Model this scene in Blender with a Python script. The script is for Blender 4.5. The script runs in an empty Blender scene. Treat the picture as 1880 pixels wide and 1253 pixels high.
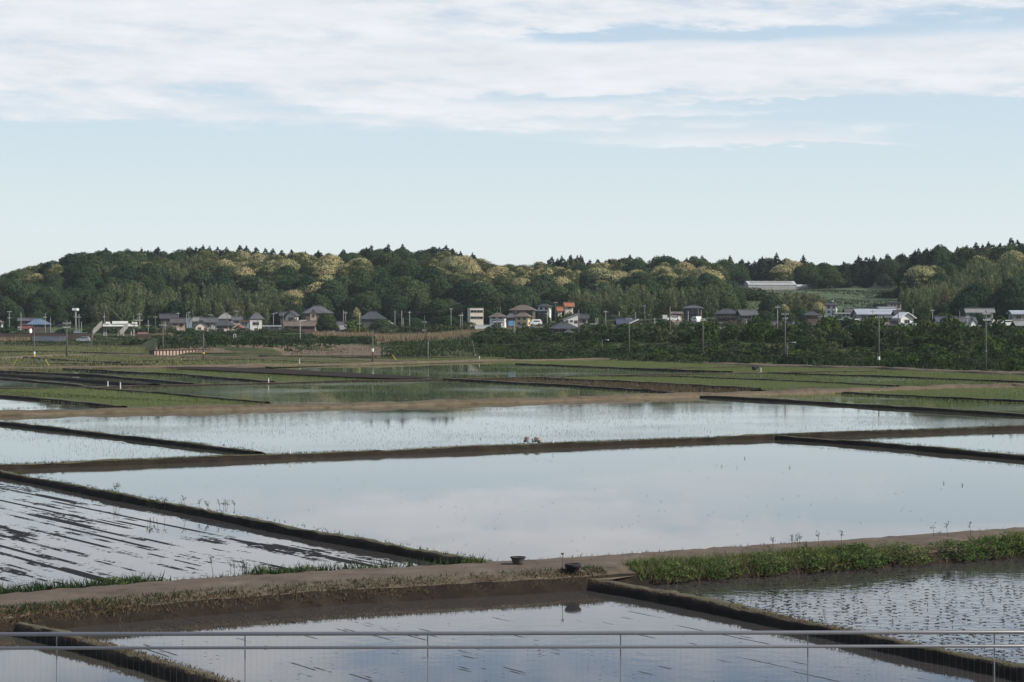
import bpy, bmesh, math, random
import numpy as np
from mathutils import Vector, Matrix

RNG = random.Random(11)
NR = np.random.default_rng(11)
SC = bpy.context.scene
COL = SC.collection
RAD = math.radians

# ---- survey frame: camera 10 m above the paddies, looking along +Y -------------------------------
F, CX, HY, CH = 4000.0, 940.0, 570.0, 10.0      # focal length and principal point in photo pixels, eye height
def DZ(py, z=0.0): return (CH - z) * F / (py - HY)
def PT(px, py, z=0.0):
    d = DZ(py, z); return ((px - CX) * d / F, d)
def XX(px, d): return (px - CX) * d / F
def ZZ(py, d): return CH - (py - HY) * d / F
DA = np.array([0.843, 0.539]); DB = np.array([-0.536, 0.844])   # the two directions of the field grid

# ---- object helpers ------------------------------------------------------------------------------
def link(o, parent=None):
    COL.objects.link(o)
    if parent is not None: o.parent = parent
    return o
def tag(o, label=None, cat=None, group=None, kind=None):
    if label: o['label'] = label
    if cat: o['category'] = cat
    if group: o['group'] = group
    if kind: o['kind'] = kind
    return o
def thing(name, label, cat, loc=(0, 0, 0), rz=0.0, group=None):
    o = bpy.data.objects.new(name, None); o.empty_display_size = 0.2
    o.location = loc; o.rotation_euler = (0, 0, rz)
    return tag(link(o), label, cat, group)

class MB:
    def __init__(s): s.v = []; s.f = []; s.m = []; s.smooth = False
    def add(s, vs, fs, mi=0):
        b = len(s.v); s.v.extend([tuple(p) for p in vs])
        for f in fs: s.f.append(tuple(b + i for i in f)); s.m.append(mi)
    def box(s, c, size, rz=0.0, mi=0, taper=1.0):
        hx, hy, hz = size[0] / 2, size[1] / 2, size[2] / 2
        vs = []
        for z, t in ((-hz, 1.0), (hz, taper)):
            for x, y in ((-hx, -hy), (hx, -hy), (hx, hy), (-hx, hy)):
                x *= t; y *= t
                vs.append((c[0] + x * math.cos(rz) - y * math.sin(rz), c[1] + x * math.sin(rz) + y * math.cos(rz), c[2] + z))
        s.add(vs, [(3, 2, 1, 0), (4, 5, 6, 7), (0, 1, 5, 4), (1, 2, 6, 5), (2, 3, 7, 6), (3, 0, 4, 7)], mi)
    def tube(s, p0, p1, r0, r1=None, n=8, mi=0, cap=True):
        r1 = r0 if r1 is None else r1
        a, b = Vector(p0), Vector(p1); d = (b - a)
        if d.length < 1e-6: return
        d.normalize(); u = d.orthogonal().normalized(); w = d.cross(u)
        vs = []
        for p, r in ((a, r0), (b, r1)):
            for i in range(n):
                t = 2 * math.pi * i / n
                vs.append(p + u * (r * math.cos(t)) + w * (r * math.sin(t)))
        fs = [(i, (i + 1) % n, n + (i + 1) % n, n + i) for i in range(n)]
        if cap: fs += [tuple(range(n - 1, -1, -1)), tuple(range(n, 2 * n))]
        s.add(vs, fs, mi)
    def path(s, pts, r, n=6, mi=0):
        for a, b in zip(pts[:-1], pts[1:]): s.tube(a, b, r, r, n, mi)
    def lathe(s, prof, n=20, c=(0, 0, 0), mi=0):
        vs = []; k = len(prof)
        for i in range(n):
            t = 2 * math.pi * i / n
            for r, z in prof: vs.append((c[0] + r * math.cos(t), c[1] + r * math.sin(t), c[2] + z))
        fs = []
        for i in range(n):
            j = (i + 1) % n
            for q in range(k - 1): fs.append((i * k + q, j * k + q, j * k + q + 1, i * k + q + 1))
        s.add(vs, fs, mi)
    def build(s, name, mats, parent=None, smooth=False):
        me = bpy.data.meshes.new(name); me.from_pydata(s.v, [], s.f)
        for m in (mats if isinstance(mats, (list, tuple)) else [mats]): me.materials.append(m)
        if any(s.m): me.polygons.foreach_set('material_index', s.m)
        if smooth: me.polygons.foreach_set('use_smooth', [True] * len(s.f))
        me.update()
        return link(bpy.data.objects.new(name, me), parent)

def np_mesh(name, V, nper, mats, mi=None):
    """a mesh of loose polygons with nper corners each, from an (n*nper, 3) array"""
    V = np.asarray(V, dtype=np.float32).reshape(-1, 3); nf = len(V) // nper
    me = bpy.data.meshes.new(name)
    me.vertices.add(len(V)); me.vertices.foreach_set('co', V.ravel())
    me.loops.add(len(V)); me.loops.foreach_set('vertex_index', np.arange(len(V), dtype=np.int32))
    me.polygons.add(nf)
    me.polygons.foreach_set('loop_start', np.arange(0, len(V), nper, dtype=np.int32))
    me.polygons.foreach_set('loop_total', np.full(nf, nper, dtype=np.int32))
    for m in (mats if isinstance(mats, (list, tuple)) else [mats]): me.materials.append(m)
    if mi is not None: me.polygons.foreach_set('material_index', np.asarray(mi, dtype=np.int32))
    me.update(calc_edges=True); me.validate()
    return me

# ---- materials -----------------------------------------------------------------------------------
def nd(nt, typ, ins=None, **props):
    n = nt.nodes.new(typ)
    for k, v in props.items(): setattr(n, k, v)
    for k, v in (ins or {}).items():
        if isinstance(v, bpy.types.NodeSocket): nt.links.new(v, n.inputs[k])
        else: n.inputs[k].default_value = v
    return n
def mth(nt, op, a, b=None, c=None, clamp=False):
    ins = {0: a}
    if b is not None: ins[1] = b
    if c is not None: ins[2] = c
    return nd(nt, 'ShaderNodeMath', ins, operation=op, use_clamp=clamp).outputs[0]
def ramp(nt, fac, stops, interp='LINEAR'):
    n = nt.nodes.new('ShaderNodeValToRGB'); n.color_ramp.interpolation = interp
    e = n.color_ramp.elements
    while len(e) < len(stops): e.new(0.5)
    for el, (p, c) in zip(e, stops):
        el.position = p; el.color = (*c, 1) if len(c) == 3 else c
    nt.links.new(fac, n.inputs[0]); return n.outputs[0]
def mixc(nt, fac, a, b, blend='MIX'):
    n = nd(nt, 'ShaderNodeMix', data_type='RGBA', blend_type=blend)
    for i, v in ((0, fac), (6, a), (7, b)):
        if isinstance(v, bpy.types.NodeSocket): nt.links.new(v, n.inputs[i])
        else: n.inputs[i].default_value = v if i == 0 else (*v, 1)
    return n.outputs[2]
def base_mat(name):
    m = bpy.data.materials.new(name); m.use_nodes = True
    nt = m.node_tree; b = nt.nodes['Principled BSDF']
    return m, nt, b
def objco(nt): return nd(nt, 'ShaderNodeTexCoord').outputs['Object']
def vmat(name, cols, scale=1.0, rough=0.85, bump=0.0, detail=6.0, stretch=None, spec=0.3, rz=0.0, metal=0.0):
    m, nt, b = base_mat(name); co = objco(nt)
    if stretch or rz:
        co = nd(nt, 'ShaderNodeMapping', {'Vector': co, 'Rotation': (0, 0, rz), 'Scale': stretch or (1, 1, 1)}).outputs[0]
    nz = nd(nt, 'ShaderNodeTexNoise', {'Vector': co, 'Scale': scale, 'Detail': detail, 'Roughness': 0.62})
    k = len(cols)
    c = ramp(nt, nz.outputs[0], [(0.3 + 0.4 * i / max(k - 1, 1), col) for i, col in enumerate(cols)])
    nt.links.new(c, b.inputs['Base Color'])
    b.inputs['Roughness'].default_value = rough; b.inputs['Specular IOR Level'].default_value = spec
    b.inputs['Metallic'].default_value = metal
    if bump:
        bp = nd(nt, 'ShaderNodeBump', {'Height': nz.outputs[0], 'Strength': 0.8, 'Distance': bump})
        nt.links.new(bp.outputs[0], b.inputs['Normal'])
    return m
def leaf_mat(name, cols, trans=0.25, var=0.45):
    """foliage: the plant's own shade from its object's random number, each leaf clump a little different"""
    m, nt, b = base_mat(name)
    oi = nd(nt, 'ShaderNodeObjectInfo').outputs['Random']
    if len(cols) == 1: cols = cols * 2
    k = len(cols)
    c = ramp(nt, oi, [(i / max(k - 1, 1), col) for i, col in enumerate(cols)])
    ri = nd(nt, 'ShaderNodeNewGeometry').outputs['Random Per Island']
    v = mth(nt, 'MULTIPLY_ADD', ri, 2 * var, 1 - var)
    c = mixc(nt, 1.0, c, nd(nt, 'ShaderNodeCombineColor', {0: v, 1: v, 2: v}).outputs[0], 'MULTIPLY')
    d = nd(nt, 'ShaderNodeBsdfDiffuse', {'Color': c, 'Roughness': 0.3})
    t = nd(nt, 'ShaderNodeBsdfTranslucent', {'Color': c})
    mx = nd(nt, 'ShaderNodeMixShader', {0: trans, 1: d.outputs[0], 2: t.outputs[0]})
    nt.nodes.remove(b)
    nt.links.new(mx.outputs[0], nt.nodes['Material Output'].inputs[0])
    return m

M = {}
M['dark_leaf'] = leaf_mat('dark_leaf', [(.027, .054, .031), (.043, .075, .039), (.058, .094, .043), (.032, .062, .037), (.082, .114, .051), (.047, .079, .045), (.072, .100, .043)], .3, .3)
M['cedar'] = leaf_mat('cedar_leaf', [(.024, .042, .028), (.034, .052, .032), (.028, .046, .034)], 0.15, .3)
M['oak_leaf'] = leaf_mat('evergreen_oak_leaf', [(.075, .095, .040), (.090, .108, .046)], .25, .25)
M['blossom'] = leaf_mat('cream_blossom', [(.46, .41, .22), (.39, .37, .20), (.48, .41, .22), (.36, .355, .19)], 0.2, .2)
M['bamboo'] = leaf_mat('bamboo_leaf', [(.125, .165, .078), (.165, .185, .092), (.118, .162, .080), (.175, .180, .096)], .35, .3)
M['shrub'] = leaf_mat('shrub_leaf', [(.030, .054, .026), (.056, .084, .036), (.044, .074, .030), (.092, .104, .052), (.040, .064, .036)], .3, .4)
M['fresh'] = leaf_mat('fresh_leaf', [(.055, .095, .028), (.070, .105, .030)])
M['yellow_leaf'] = leaf_mat('yellow_leaf', [(.16, .135, .035), (.14, .14, .05)])
M['weed'] = leaf_mat('weed_leaf', [(.10, .145, .05), (.125, .16, .058), (.085, .135, .046)], 0.35, .5)
M['weed_pale'] = leaf_mat('pale_grass_blade', [(.15, .17, .075), (.19, .175, .09)], .35, .4)
M['postgrey'] = vmat('post_grey', [(.16, .165, .18), (.2, .205, .22)], 3, .5)
M['weed_dark'] = leaf_mat('weed_dark_leaf', [(.036, .060, .027), (.046, .068, .03)], 0.3)
M['dry'] = leaf_mat('dry_grass', [(.155, .115, .068), (.13, .10, .058)], 0.2)
M['drybrown'] = leaf_mat('brown_dead_grass', [(.115, .08, .055), (.09, .066, .045)], .1)
M['redgrass'] = leaf_mat('rust_grass', [(.17, .085, .05), (.14, .085, .05)], .2)
M['reed'] = leaf_mat('dry_reed', [(.26, .20, .13), (.23, .19, .12)], 0.2)
M['rice'] = leaf_mat('rice_leaf', [(.20, .245, .105), (.215, .245, .10), (.19, .24, .11)], 0.4, 0.2)
M['rice_pale'] = leaf_mat('pale_rice_leaf', [(.20, .215, .10), (.19, .20, .10)], 0.3, 0.3)
M['sprout'] = leaf_mat('seedling_leaf', [(.10, .115, .06)], 0.2, 0.6)
M['bark'] = vmat('bark', [(.05, .04, .03), (.10, .085, .065)], 3.0, 0.9)
M['culm'] = vmat('bamboo_culm', [(.12, .12, .05), (.2, .17, .08)], 3.0, 0.6)
M['ground'] = vmat('field_ground', [(.030, .042, .018), (.050, .060, .026), (.095, .085, .050)], 0.15, 0.95, 0.0, 12, spec=.05)
M['hillfloor'] = vmat('slope_grass', [(.042, .068, .031), (.060, .088, .038), (.082, .10, .048)], 0.12, 0.95, 0.0, 8)
M['soil'] = vmat('brown_soil', [(.064, .050, .035), (.105, .084, .058), (.138, .112, .080), (.092, .086, .050)], 0.6, 0.95, 0.06, 12, spec=.1)
M['road'] = vmat('earth_road', [(.064, .049, .037), (.100, .079, .061), (.118, .094, .073), (.155, .126, .10)], 0.7, 0.95, 0.04, 14, spec=.1)
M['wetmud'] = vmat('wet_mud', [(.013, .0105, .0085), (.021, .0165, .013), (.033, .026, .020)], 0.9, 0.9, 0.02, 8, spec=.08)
M['plowed'] = vmat('ploughed_soil', [(.020, .0155, .013), (.03, .0235, .02), (.038, .03, .025)], 1.4, 0.95, 0.05, 6, spec=.05)
M['concrete'] = vmat('concrete', [(.26, .25, .23), (.36, .35, .33)], 0.8, 0.85, 0.0, 8)
M['pole'] = vmat('pole_concrete', [(.085, .078, .072), (.125, .115, .105)], 1.2, 0.85)
M['polepale'] = vmat('pole_pale', [(.20, .20, .195), (.28, .28, .27)], 1.2, 0.8)
M['polebrown'] = vmat('pole_wood', [(.09, .075, .06), (.14, .115, .095)], 2.0, 0.9)
M['steel'] = vmat('galvanised_steel', [(.3, .3, .31), (.42, .42, .43)], 2.0, 0.5, 0.0, 6, metal=0.5)
M['white'] = vmat('white_paint', [(.62, .62, .60), (.78, .78, .76)], 0.7, 0.6)
M['yellow'] = vmat('yellow_plastic', [(.6, .42, .06), (.68, .48, .08)], 2.0, 0.5)
M['black'] = vmat('black_rubber', [(.014, .014, .014), (.03, .028, .027)], 3.0, 0.75)
M['blue'] = vmat('blue_paint', [(.10, .25, .45), (.13, .31, .52)], 1.0, 0.6)
M['glass'] = vmat('window_glass', [(.015, .018, .022), (.03, .035, .04)], 0.8, 0.12, spec=0.6)
M['frame'] = vmat('window_frame', [(.30, .30, .30), (.38, .38, .38)], 2, 0.5)
M['rail'] = vmat('painted_rail', [(.10, .102, .115), (.13, .133, .145)], 3, 0.3, spec=0.9)
def tile_mat(name, a, b, ribs=2.2, rough=0.6):
    """roofing: the courses run down the slope as fine ribs, with blotchy ageing"""
    m, nt, bs = base_mat(name); co = objco(nt)
    nz = nd(nt, 'ShaderNodeTexNoise', {'Vector': co, 'Scale': 0.7, 'Detail': 8.0})
    wv = nd(nt, 'ShaderNodeTexWave', {'Vector': co, 'Scale': ribs, 'Distortion': 0.3}, bands_direction='X')
    c = ramp(nt, nz.outputs[0], [(0.3, a), (0.7, b)])
    c = mixc(nt, mth(nt, 'MULTIPLY', wv.outputs[1] if False else wv.outputs['Fac'], 0.35), c, tuple(x * 0.55 for x in a))
    nt.links.new(c, bs.inputs['Base Color']); bs.inputs['Roughness'].default_value = rough
    return m
M['tile'] = tile_mat('grey_roof_tile', (.060, .062, .068), (.10, .102, .11))
M['tiledark'] = tile_mat('dark_roof_tile', (.035, .036, .042), (.06, .06, .068))
M['tilepurple'] = tile_mat('plum_roof_tile', (.06, .052, .056), (.095, .085, .09))
M['tilebrown'] = tile_mat('brown_roof_tile', (.10, .078, .062), (.15, .12, .10))
M['tilelight'] = tile_mat('pale_grey_roof', (.16, .16, .16), (.24, .24, .23))
M['bluesheet'] = tile_mat('blue_sheet_roof', (.085, .13, .19), (.12, .17, .24), 3.0, 0.5)
M['redsheet'] = tile_mat('dark_red_roof', (.15, .045, .045), (.20, .07, .065), 3.0)
M['orangetile'] = tile_mat('orange_roof_tile', (.25, .085, .045), (.32, .12, .065))
M['redbrown'] = tile_mat('red_brown_roof', (.20, .085, .06), (.27, .12, .09))
M['metalroof'] = tile_mat('silver_sheet_roof', (.26, .29, .33), (.36, .39, .43), 1.5, 0.45)
M['navy'] = tile_mat('navy_roof', (.035, .045, .075), (.055, .065, .10))
for nm, a, b in (('cream', (.50, .45, .38), (.60, .55, .47)), ('whitewall', (.60, .60, .58), (.72, .72, .70)), ('pinkwall', (.34, .25, .21), (.42, .32, .27)),
                 ('brownwall', (.075, .052, .042), (.115, .085, .07)), ('darkwall', (.05, .048, .046), (.085, .08, .076)), ('greywall', (.24, .24, .24), (.34, .34, .33)),
                 ('yellowwall', (.50, .40, .24), (.58, .48, .30)), ('bluewall', (.20, .27, .32), (.27, .34, .39)), ('steelwall', (.12, .145, .165), (.17, .195, .22))):
    M[nm] = vmat(nm, [a, b], 0.5, 0.85, 0.0, 8)
def water_mat(name, base=(.05, .045, .035), rough=0.03, bump=0.004, bscale=1.2, mud=None):
    """shallow still water over mud; mud = (threshold, softness, along scale, across scale, rotation) lets the bed break the surface"""
    m, nt, b = base_mat(name); co = objco(nt)
    b.inputs['Base Color'].default_value = (*base, 1); b.inputs['Roughness'].default_value = rough
    b.inputs['IOR'].default_value = 1.333
    nz = nd(nt, 'ShaderNodeTexNoise', {'Vector': co, 'Scale': bscale, 'Detail': 3.0, 'Roughness': 0.5})
    bp = nd(nt, 'ShaderNodeBump', {'Height': nz.outputs[0], 'Strength': 1.0, 'Distance': bump})
    wind = nd(nt, 'ShaderNodeTexNoise', {'Vector': co, 'Scale': 0.045, 'Detail': 4.0}).outputs[0]
    nt.links.new(nd(nt, 'ShaderNodeMapRange', {0: wind, 1: .42, 2: .68, 3: rough * .6, 4: rough * 2.4}).outputs[0], b.inputs['Roughness'])
    nt.links.new(bp.outputs[0], b.inputs['Normal'])
    if mud:
        f = mud(nt, co)
        d = nd(nt, 'ShaderNodeBsdfPrincipled', {'Base Color': (.013, .012, .0115, 1), 'Roughness': 0.85, 'Specular IOR Level': .12})
        mx = nd(nt, 'ShaderNodeMixShader', {0: f, 1: b.outputs[0], 2: d.outputs[0]})
        nt.links.new(mx.outputs[0], nt.nodes['Material Output'].inputs[0])
    return m
ANG_B = math.atan2(DB[1], DB[0])
def furrow_mask(nt, co):
    """tractor rows: the across coordinate is snapped so each row breaks the surface in straight dashes"""
    rv = nd(nt, 'ShaderNodeSeparateXYZ', {0: nd(nt, 'ShaderNodeVectorRotate', {'Vector': co, 'Angle': -ANG_B}, rotation_type='Z_AXIS').outputs[0]})
    al, ac = rv.outputs[0], rv.outputs[1]
    def rows(w, ka, kc, z):
        sn = mth(nt, 'SNAP', ac, w)
        v = nd(nt, 'ShaderNodeCombineXYZ', {0: mth(nt, 'MULTIPLY', al, ka), 1: mth(nt, 'MULTIPLY', sn, kc), 2: z}).outputs[0]
        return nd(nt, 'ShaderNodeTexNoise', {'Vector': v, 'Scale': 1.0, 'Detail': 5.0, 'Roughness': 0.65}).outputs[0]
    a = rows(.20, .20, 23.7, 0.0); l = rows(.30, .025, 19.3, 4.0)
    c = nd(nt, 'ShaderNodeTexNoise', {'Vector': nd(nt, 'ShaderNodeCombineXYZ', {0: mth(nt, 'MULTIPLY', al, .09), 1: mth(nt, 'MULTIPLY', ac, .30), 2: 2.0}).outputs[0], 'Scale': 1.0, 'Detail': 3.0}).outputs[0]
    g = nd(nt, 'ShaderNodeTexNoise', {'Vector': co, 'Scale': 4.0, 'Detail': 4.0}).outputs[0]
    s = mth(nt, 'ADD', mth(nt, 'MULTIPLY', a, .62), mth(nt, 'ADD', mth(nt, 'MULTIPLY', c, .62), mth(nt, 'MULTIPLY', g, .18)))
    f = nd(nt, 'ShaderNodeMapRange', {0: s, 1: 0.772, 2: 0.787}).outputs[0]
    f2 = nd(nt, 'ShaderNodeMapRange', {0: mth(nt, 'ADD', l, mth(nt, 'MULTIPLY', g, .12)), 1: 0.625, 2: 0.64}).outputs[0]
    return mth(nt, 'MAXIMUM', f, f2)
def lines_mask(nt, co):
    """a few thin straight scum lines left by the tractor"""
    rv = nd(nt, 'ShaderNodeSeparateXYZ', {0: nd(nt, 'ShaderNodeVectorRotate', {'Vector': co, 'Angle': -ANG_B}, rotation_type='Z_AXIS').outputs[0]})
    g = nd(nt, 'ShaderNodeTexNoise', {'Vector': co, 'Scale': 5.0, 'Detail': 3.0}).outputs[0]
    sn = mth(nt, 'SNAP', mth(nt, 'MULTIPLY_ADD', g, .05, rv.outputs[1]), .10)
    v = nd(nt, 'ShaderNodeCombineXYZ', {0: mth(nt, 'MULTIPLY', rv.outputs[0], .16), 1: mth(nt, 'MULTIPLY', sn, 7.3), 2: 1.0}).outputs[0]
    a = nd(nt, 'ShaderNodeTexNoise', {'Vector': v, 'Scale': 1.0, 'Detail': 4.0, 'Roughness': .6}).outputs[0]
    return nd(nt, 'ShaderNodeMapRange', {0: mth(nt, 'MULTIPLY_ADD', g, .06, a), 1: 0.655, 2: 0.68, 4: .8}).outputs[0]
M['w_clear'] = water_mat('still_water', (.06, .055, .045), 0.03, 0.0012, 0.5)
M['w_sprout'] = water_mat('planted_water', (.06, .06, .045), 0.04, 0.0012, 1.5)
M['w_near'] = water_mat('near_water', (.045, .042, .04), 0.035, 0.0022, 1.6, lines_mask)
M['w_furrow'] = water_mat('furrowed_water', (.05, .045, .04), 0.03, 0.0015, 1.0, furrow_mask)
M['w_stubble'] = water_mat('stubble_water', (.05, .048, .045), 0.05, 0.018, 1.7)
M['w_green'] = water_mat('green_water', (.06, .075, .035), 0.04, 0.0012, 1.2)
M['w_dark'] = water_mat('dark_water', (.02, .022, .016), 0.04, 0.002, 1.2)
# ---- terrain -------------------------------------------------------------------------------------
def hz(ys, d, ht=10.0): return ZZ(ys, d) - ht
TCOL = []   # (px, [(distance, height) x 8]) from the edge of the paddies to behind the crest
def tcol(px, de, toe, bank, foot, mid, crest, ys, mid2=None, ht=10.0):
    zc = hz(ys, crest, ht); z0 = foot[1]
    m1 = mid or ((foot[0] * 2 + crest) / 3, z0 + (zc - z0) * 0.38)
    m2 = mid2 or ((foot[0] + crest * 2) / 3, z0 + (zc - z0) * 0.75)
    TCOL.append((px, [(de, -0.3), (de + toe[0], toe[1]), bank, foot, m1, m2, (crest, zc), (crest + 260, zc * 0.6)]))
tcol(-900, 640, (12, .4), (705, 1.9), (780, 2.6), None, 900, 560)
tcol(-200, 640, (12, .4), (705, 1.9), (780, 2.6), None, 900, 530)
tcol(0, 638, (12, .4), (705, 1.9), (780, 2.6), None, 900, 500)
tcol(60, 636, (12, .4), (705, 1.9), (780, 2.6), None, 900, 484)
tcol(100, 632, (12, .4), (705, 1.9), (780, 2.6), None, 900, 470)
tcol(150, 628, (12, .4), (705, 1.9), (780, 2.6), None, 900, 459)
tcol(190, 622, (12, .4), (705, 1.9), (780, 2.6), None, 900, 456)
tcol(270, 610, (12, .4), (700, 1.9), (780, 2.6), None, 910, 457)
tcol(285, 484, (6, 1.0), (695, 2.8), (780, 3), None, 910, 456)
tcol(340, 480, (6, 1.2), (690, 2.8), (780, 3), None, 910, 455)
tcol(500, 484, (6, 1.3), (680, 2.8), (775, 3), None, 910, 461)
tcol(540, 486, (40, 1.4), (670, 2.8), (775, 3), None, 905, 461)
tcol(640, 482, (70, 1.5), (660, 2.6), (770, 3), None, 900, 457)
tcol(700, 480, (80, 1.5), (650, 2.4), (765, 3), None, 900, 453)
tcol(800, 476, (26, 1.0), (620, 2.6), (760, 3.4), None, 900, 455)
tcol(900, 468, (8, .5), (540, 3.0), (750, 4.5), None, 910, 474)
tcol(1000, 456, (8, .5), (520, 3.4), (740, 5), None, 920, 482)
tcol(1160, 424, (8, .5), (480, 3.6), (720, 5.5), None, 920, 476)
tcol(1300, 402, (8, .5), (455, 3.6), (700, 6), None, 930, 474)
tcol(1340, 396, (8, .5), (450, 3.6), (700, 6), (845, 17.2), 950, 474, (878, 18.2))
tcol(1500, 385, (8, .5), (445, 3.8), (690, 6), (845, 17.6), 960, 478, (878, 18.4))
tcol(1640, 366, (8, .5), (440, 3.8), (680, 6), (825, 16.5), 940, 472, (860, 17.5))
tcol(1690, 362, (8, .5), (435, 3.8), (610, 5.5), (690, 7.0), 830, 460, (770, 18))
tcol(1760, 356, (8, .5), (430, 3.8), (605, 5.5), (690, 10.0), 820, 452, (760, 19))
tcol(1870, 346, (8, .5), (425, 3.8), (600, 5.5), (690, 15.0), 810, 446, (750, 21))
tcol(2300, 330, (8, .5), (410, 3.8), (590, 5.5), (690, 17.0), 800, 436, (750, 22))
tcol(2900, 320, (8, .5), (400, 3.8), (590, 5.5), (690, 17.0), 800, 436, (750, 22))
_tp = np.array([c[0] for c in TCOL], float)
_tt = np.array([c[1] for c in TCOL], float)     # columns x 8 x 2
def _col(px):
    return np.stack([[np.interp(px, _tp, _tt[:, i, k]) for k in (0, 1)] for i in range(8)])
def terr(x, d):
    """ground height at a world point"""
    c = _col(CX + x * F / max(d, 1.0))
    return float(np.interp(d, c[:, 0], c[:, 1]))
def terr_px(px, d):
    c = _col(px); return float(np.interp(d, c[:, 0], c[:, 1]))
def foot_d(px): return float(np.interp(px, _tp, _tt[:, 3, 0]))
def crest_d(px): return float(np.interp(px, _tp, _tt[:, 6, 0]))

def build_terrain():
    pxs = list(range(-900, 2901, 20))
    ds = [30, 60, 100, 150, 200, 250, 290] + list(range(310, 1000, 6)) + [1020, 1060, 1120, 1250]
    V = []; Fc = []; mi = []
    for px in pxs:
        c = _col(px)
        for d in ds:
            z = float(np.interp(d, c[:, 0], c[:, 1]))
            if z > 0.2: z += 0.22 * math.sin(px * .031 + d * .09) * min(1, z)
            V.append((XX(px, d), d, z))
    n = len(ds)
    for i in range(len(pxs) - 1):
        f = foot_d(pxs[i])
        for j in range(n - 1):
            Fc.append((i * n + j, (i + 1) * n + j, (i + 1) * n + j + 1, i * n + j + 1)); mi.append(1 if ds[j] > f - 40 else 0)
    me = bpy.data.meshes.new('ground'); me.from_pydata(V, [], Fc)
    me.materials.append(M['ground']); me.materials.append(M['hillfloor'])
    me.polygons.foreach_set('material_index', mi); me.polygons.foreach_set('use_smooth', [True] * len(Fc)); me.update()
    tag(link(bpy.data.objects.new('ground', me)), 'grassy valley floor rising into the wooded hills behind the village', 'ground', kind='structure')
    s = 6000.0
    m = MB(); m.add([(-s, -s, -1.6), (s, -s, -1.6), (s, s, -1.6), (-s, s, -1.6)], [(0, 1, 2, 3)])
    tag(m.build('land', M['ground']), 'flat open country beyond and below the paddy fields', 'land', kind='structure')
build_terrain()

def drape(name, label, cat, rows, mat, lift=0.06, step=6.0, kind='structure'):
    """a sheet lying on the terrain; rows = [(px, d_near, d_far), ...]"""
    V = []; Fc = []; k = 9
    for px, d0, d1 in rows:
        for j in range(k):
            d = d0 + (d1 - d0) * j / (k - 1); V.append((XX(px, d), d, terr_px(px, d) + lift))
    for i in range(len(rows) - 1):
        for j in range(k - 1): Fc.append((i * k + j, (i + 1) * k + j, (i + 1) * k + j + 1, i * k + j + 1))
    me = bpy.data.meshes.new(name); me.from_pydata(V, [], Fc); me.materials.append(mat); me.update()
    return tag(link(bpy.data.objects.new(name, me)), label, cat, kind=kind)

# ---- paddies -------------------------------------------------------------------------------------
DIKE_H = 0.3
def shifted(px, py):          # traced bands are seen at mid height of the dike: the base lies a little nearer
    d = DZ(py); return px, py + 0.5 * DIKE_H * F / d
def g2(p):
    if len(p) == 3: return PT(p[0], p[1], p[2])
    return PT(*shifted(*p))
def in_poly(x, y, poly):
    r = np.zeros(len(x), bool); n = len(poly)
    for i in range(n):
        x0, y0 = poly[i]; x1, y1 = poly[(i + 1) % n]
        c = ((y0 > y) != (y1 > y)) & (x < (x1 - x0) * (y - y0) / (y1 - y0 + 1e-12) + x0)
        r ^= c
    return r
PAD = {}
def paddy(key, pts, mat, label):
    poly = [g2(p) for p in pts]; PAD[key] = poly
    z = -0.055 + 0.006 * (len(PAD) % 9)
    m = MB(); m.add([(x, y, z) for x, y in poly], [tuple(range(len(poly)))])
    o = m.build('water', mat)
    bm = bmesh.new(); bm.from_mesh(o.data); bmesh.ops.triangulate(bm, faces=bm.faces[:])
    for f in bm.faces:
        if f.normal.z < 0: f.normal_flip()
    bm.to_mesh(o.data); bm.free()
    tag(o, label, 'paddy water', 'flooded rice paddies', 'structure')
    return o
def tufts(name, poly, per_m2, h, w, mat, label, cat='rice', rows=0.0, z=0.0, lean=0.5, patch=0.0, cap=160000, blades=2, xlim=None):
    """many small plants standing in a field, one object; rows > 0 sets them out in planted lines"""
    P = np.array(poly); x0, y0 = P.min(0); x1, y1 = P.max(0)
    A = 0.5 * abs(np.dot(P[:, 0], np.roll(P[:, 1], 1)) - np.dot(P[:, 1], np.roll(P[:, 0], 1)))
    n = int(min(cap, per_m2 * A) * (x1 - x0) * (y1 - y0) / max(A, 1))
    x = NR.uniform(x0, x1, n); y = NR.uniform(y0, y1, n)
    if rows:
        c = x * -DB[1] + y * DB[0]; a = x * DB[0] + y * DB[1]
        c = np.round(c / rows) * rows + NR.normal(0, rows * .08, n)
        x = -DB[1] * c + DB[0] * a; y = DB[0] * c + DB[1] * a
    k = in_poly(x, y, poly) & (np.abs(x) < 0.262 * y + 4)
    if patch:
        s = np.sin(x * .21 + 1.3 * np.sin(y * .083)) + np.sin(y * .117 + 2.1 * np.sin(x * .09 + 1)) + np.sin(x * .53 + y * .31)
        k &= NR.uniform(0, 1, n) < np.clip(0.5 + s * patch, 0, 1)
    x = x[k]; y = y[k]; n = len(x)
    V = np.zeros((n, blades, 3, 3), np.float32)
    for b in range(blades):
        t = NR.uniform(0, math.pi * 2, n); hh = h * NR.uniform(.6, 1.25, n); ww = w * NR.uniform(.6, 1.3, n)
        lx = np.cos(t); ly = np.sin(t); q = NR.uniform(0, lean, n) * hh; s = NR.choice([-1, 1], n)
        V[:, b, 0] = np.stack([x - lx * ww / 2, y - ly * ww / 2, np.full(n, z)], 1)
        V[:, b, 1] = np.stack([x + lx * ww / 2, y + ly * ww / 2, np.full(n, z)], 1)
        V[:, b, 2] = np.stack([x + lx * q * s, y + ly * q * s, z + hh], 1)
    me = np_mesh(name, V.reshape(-1, 3), 3, mat)
    return tag(link(bpy.data.objects.new(name, me)), label, cat, kind='stuff')

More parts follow.
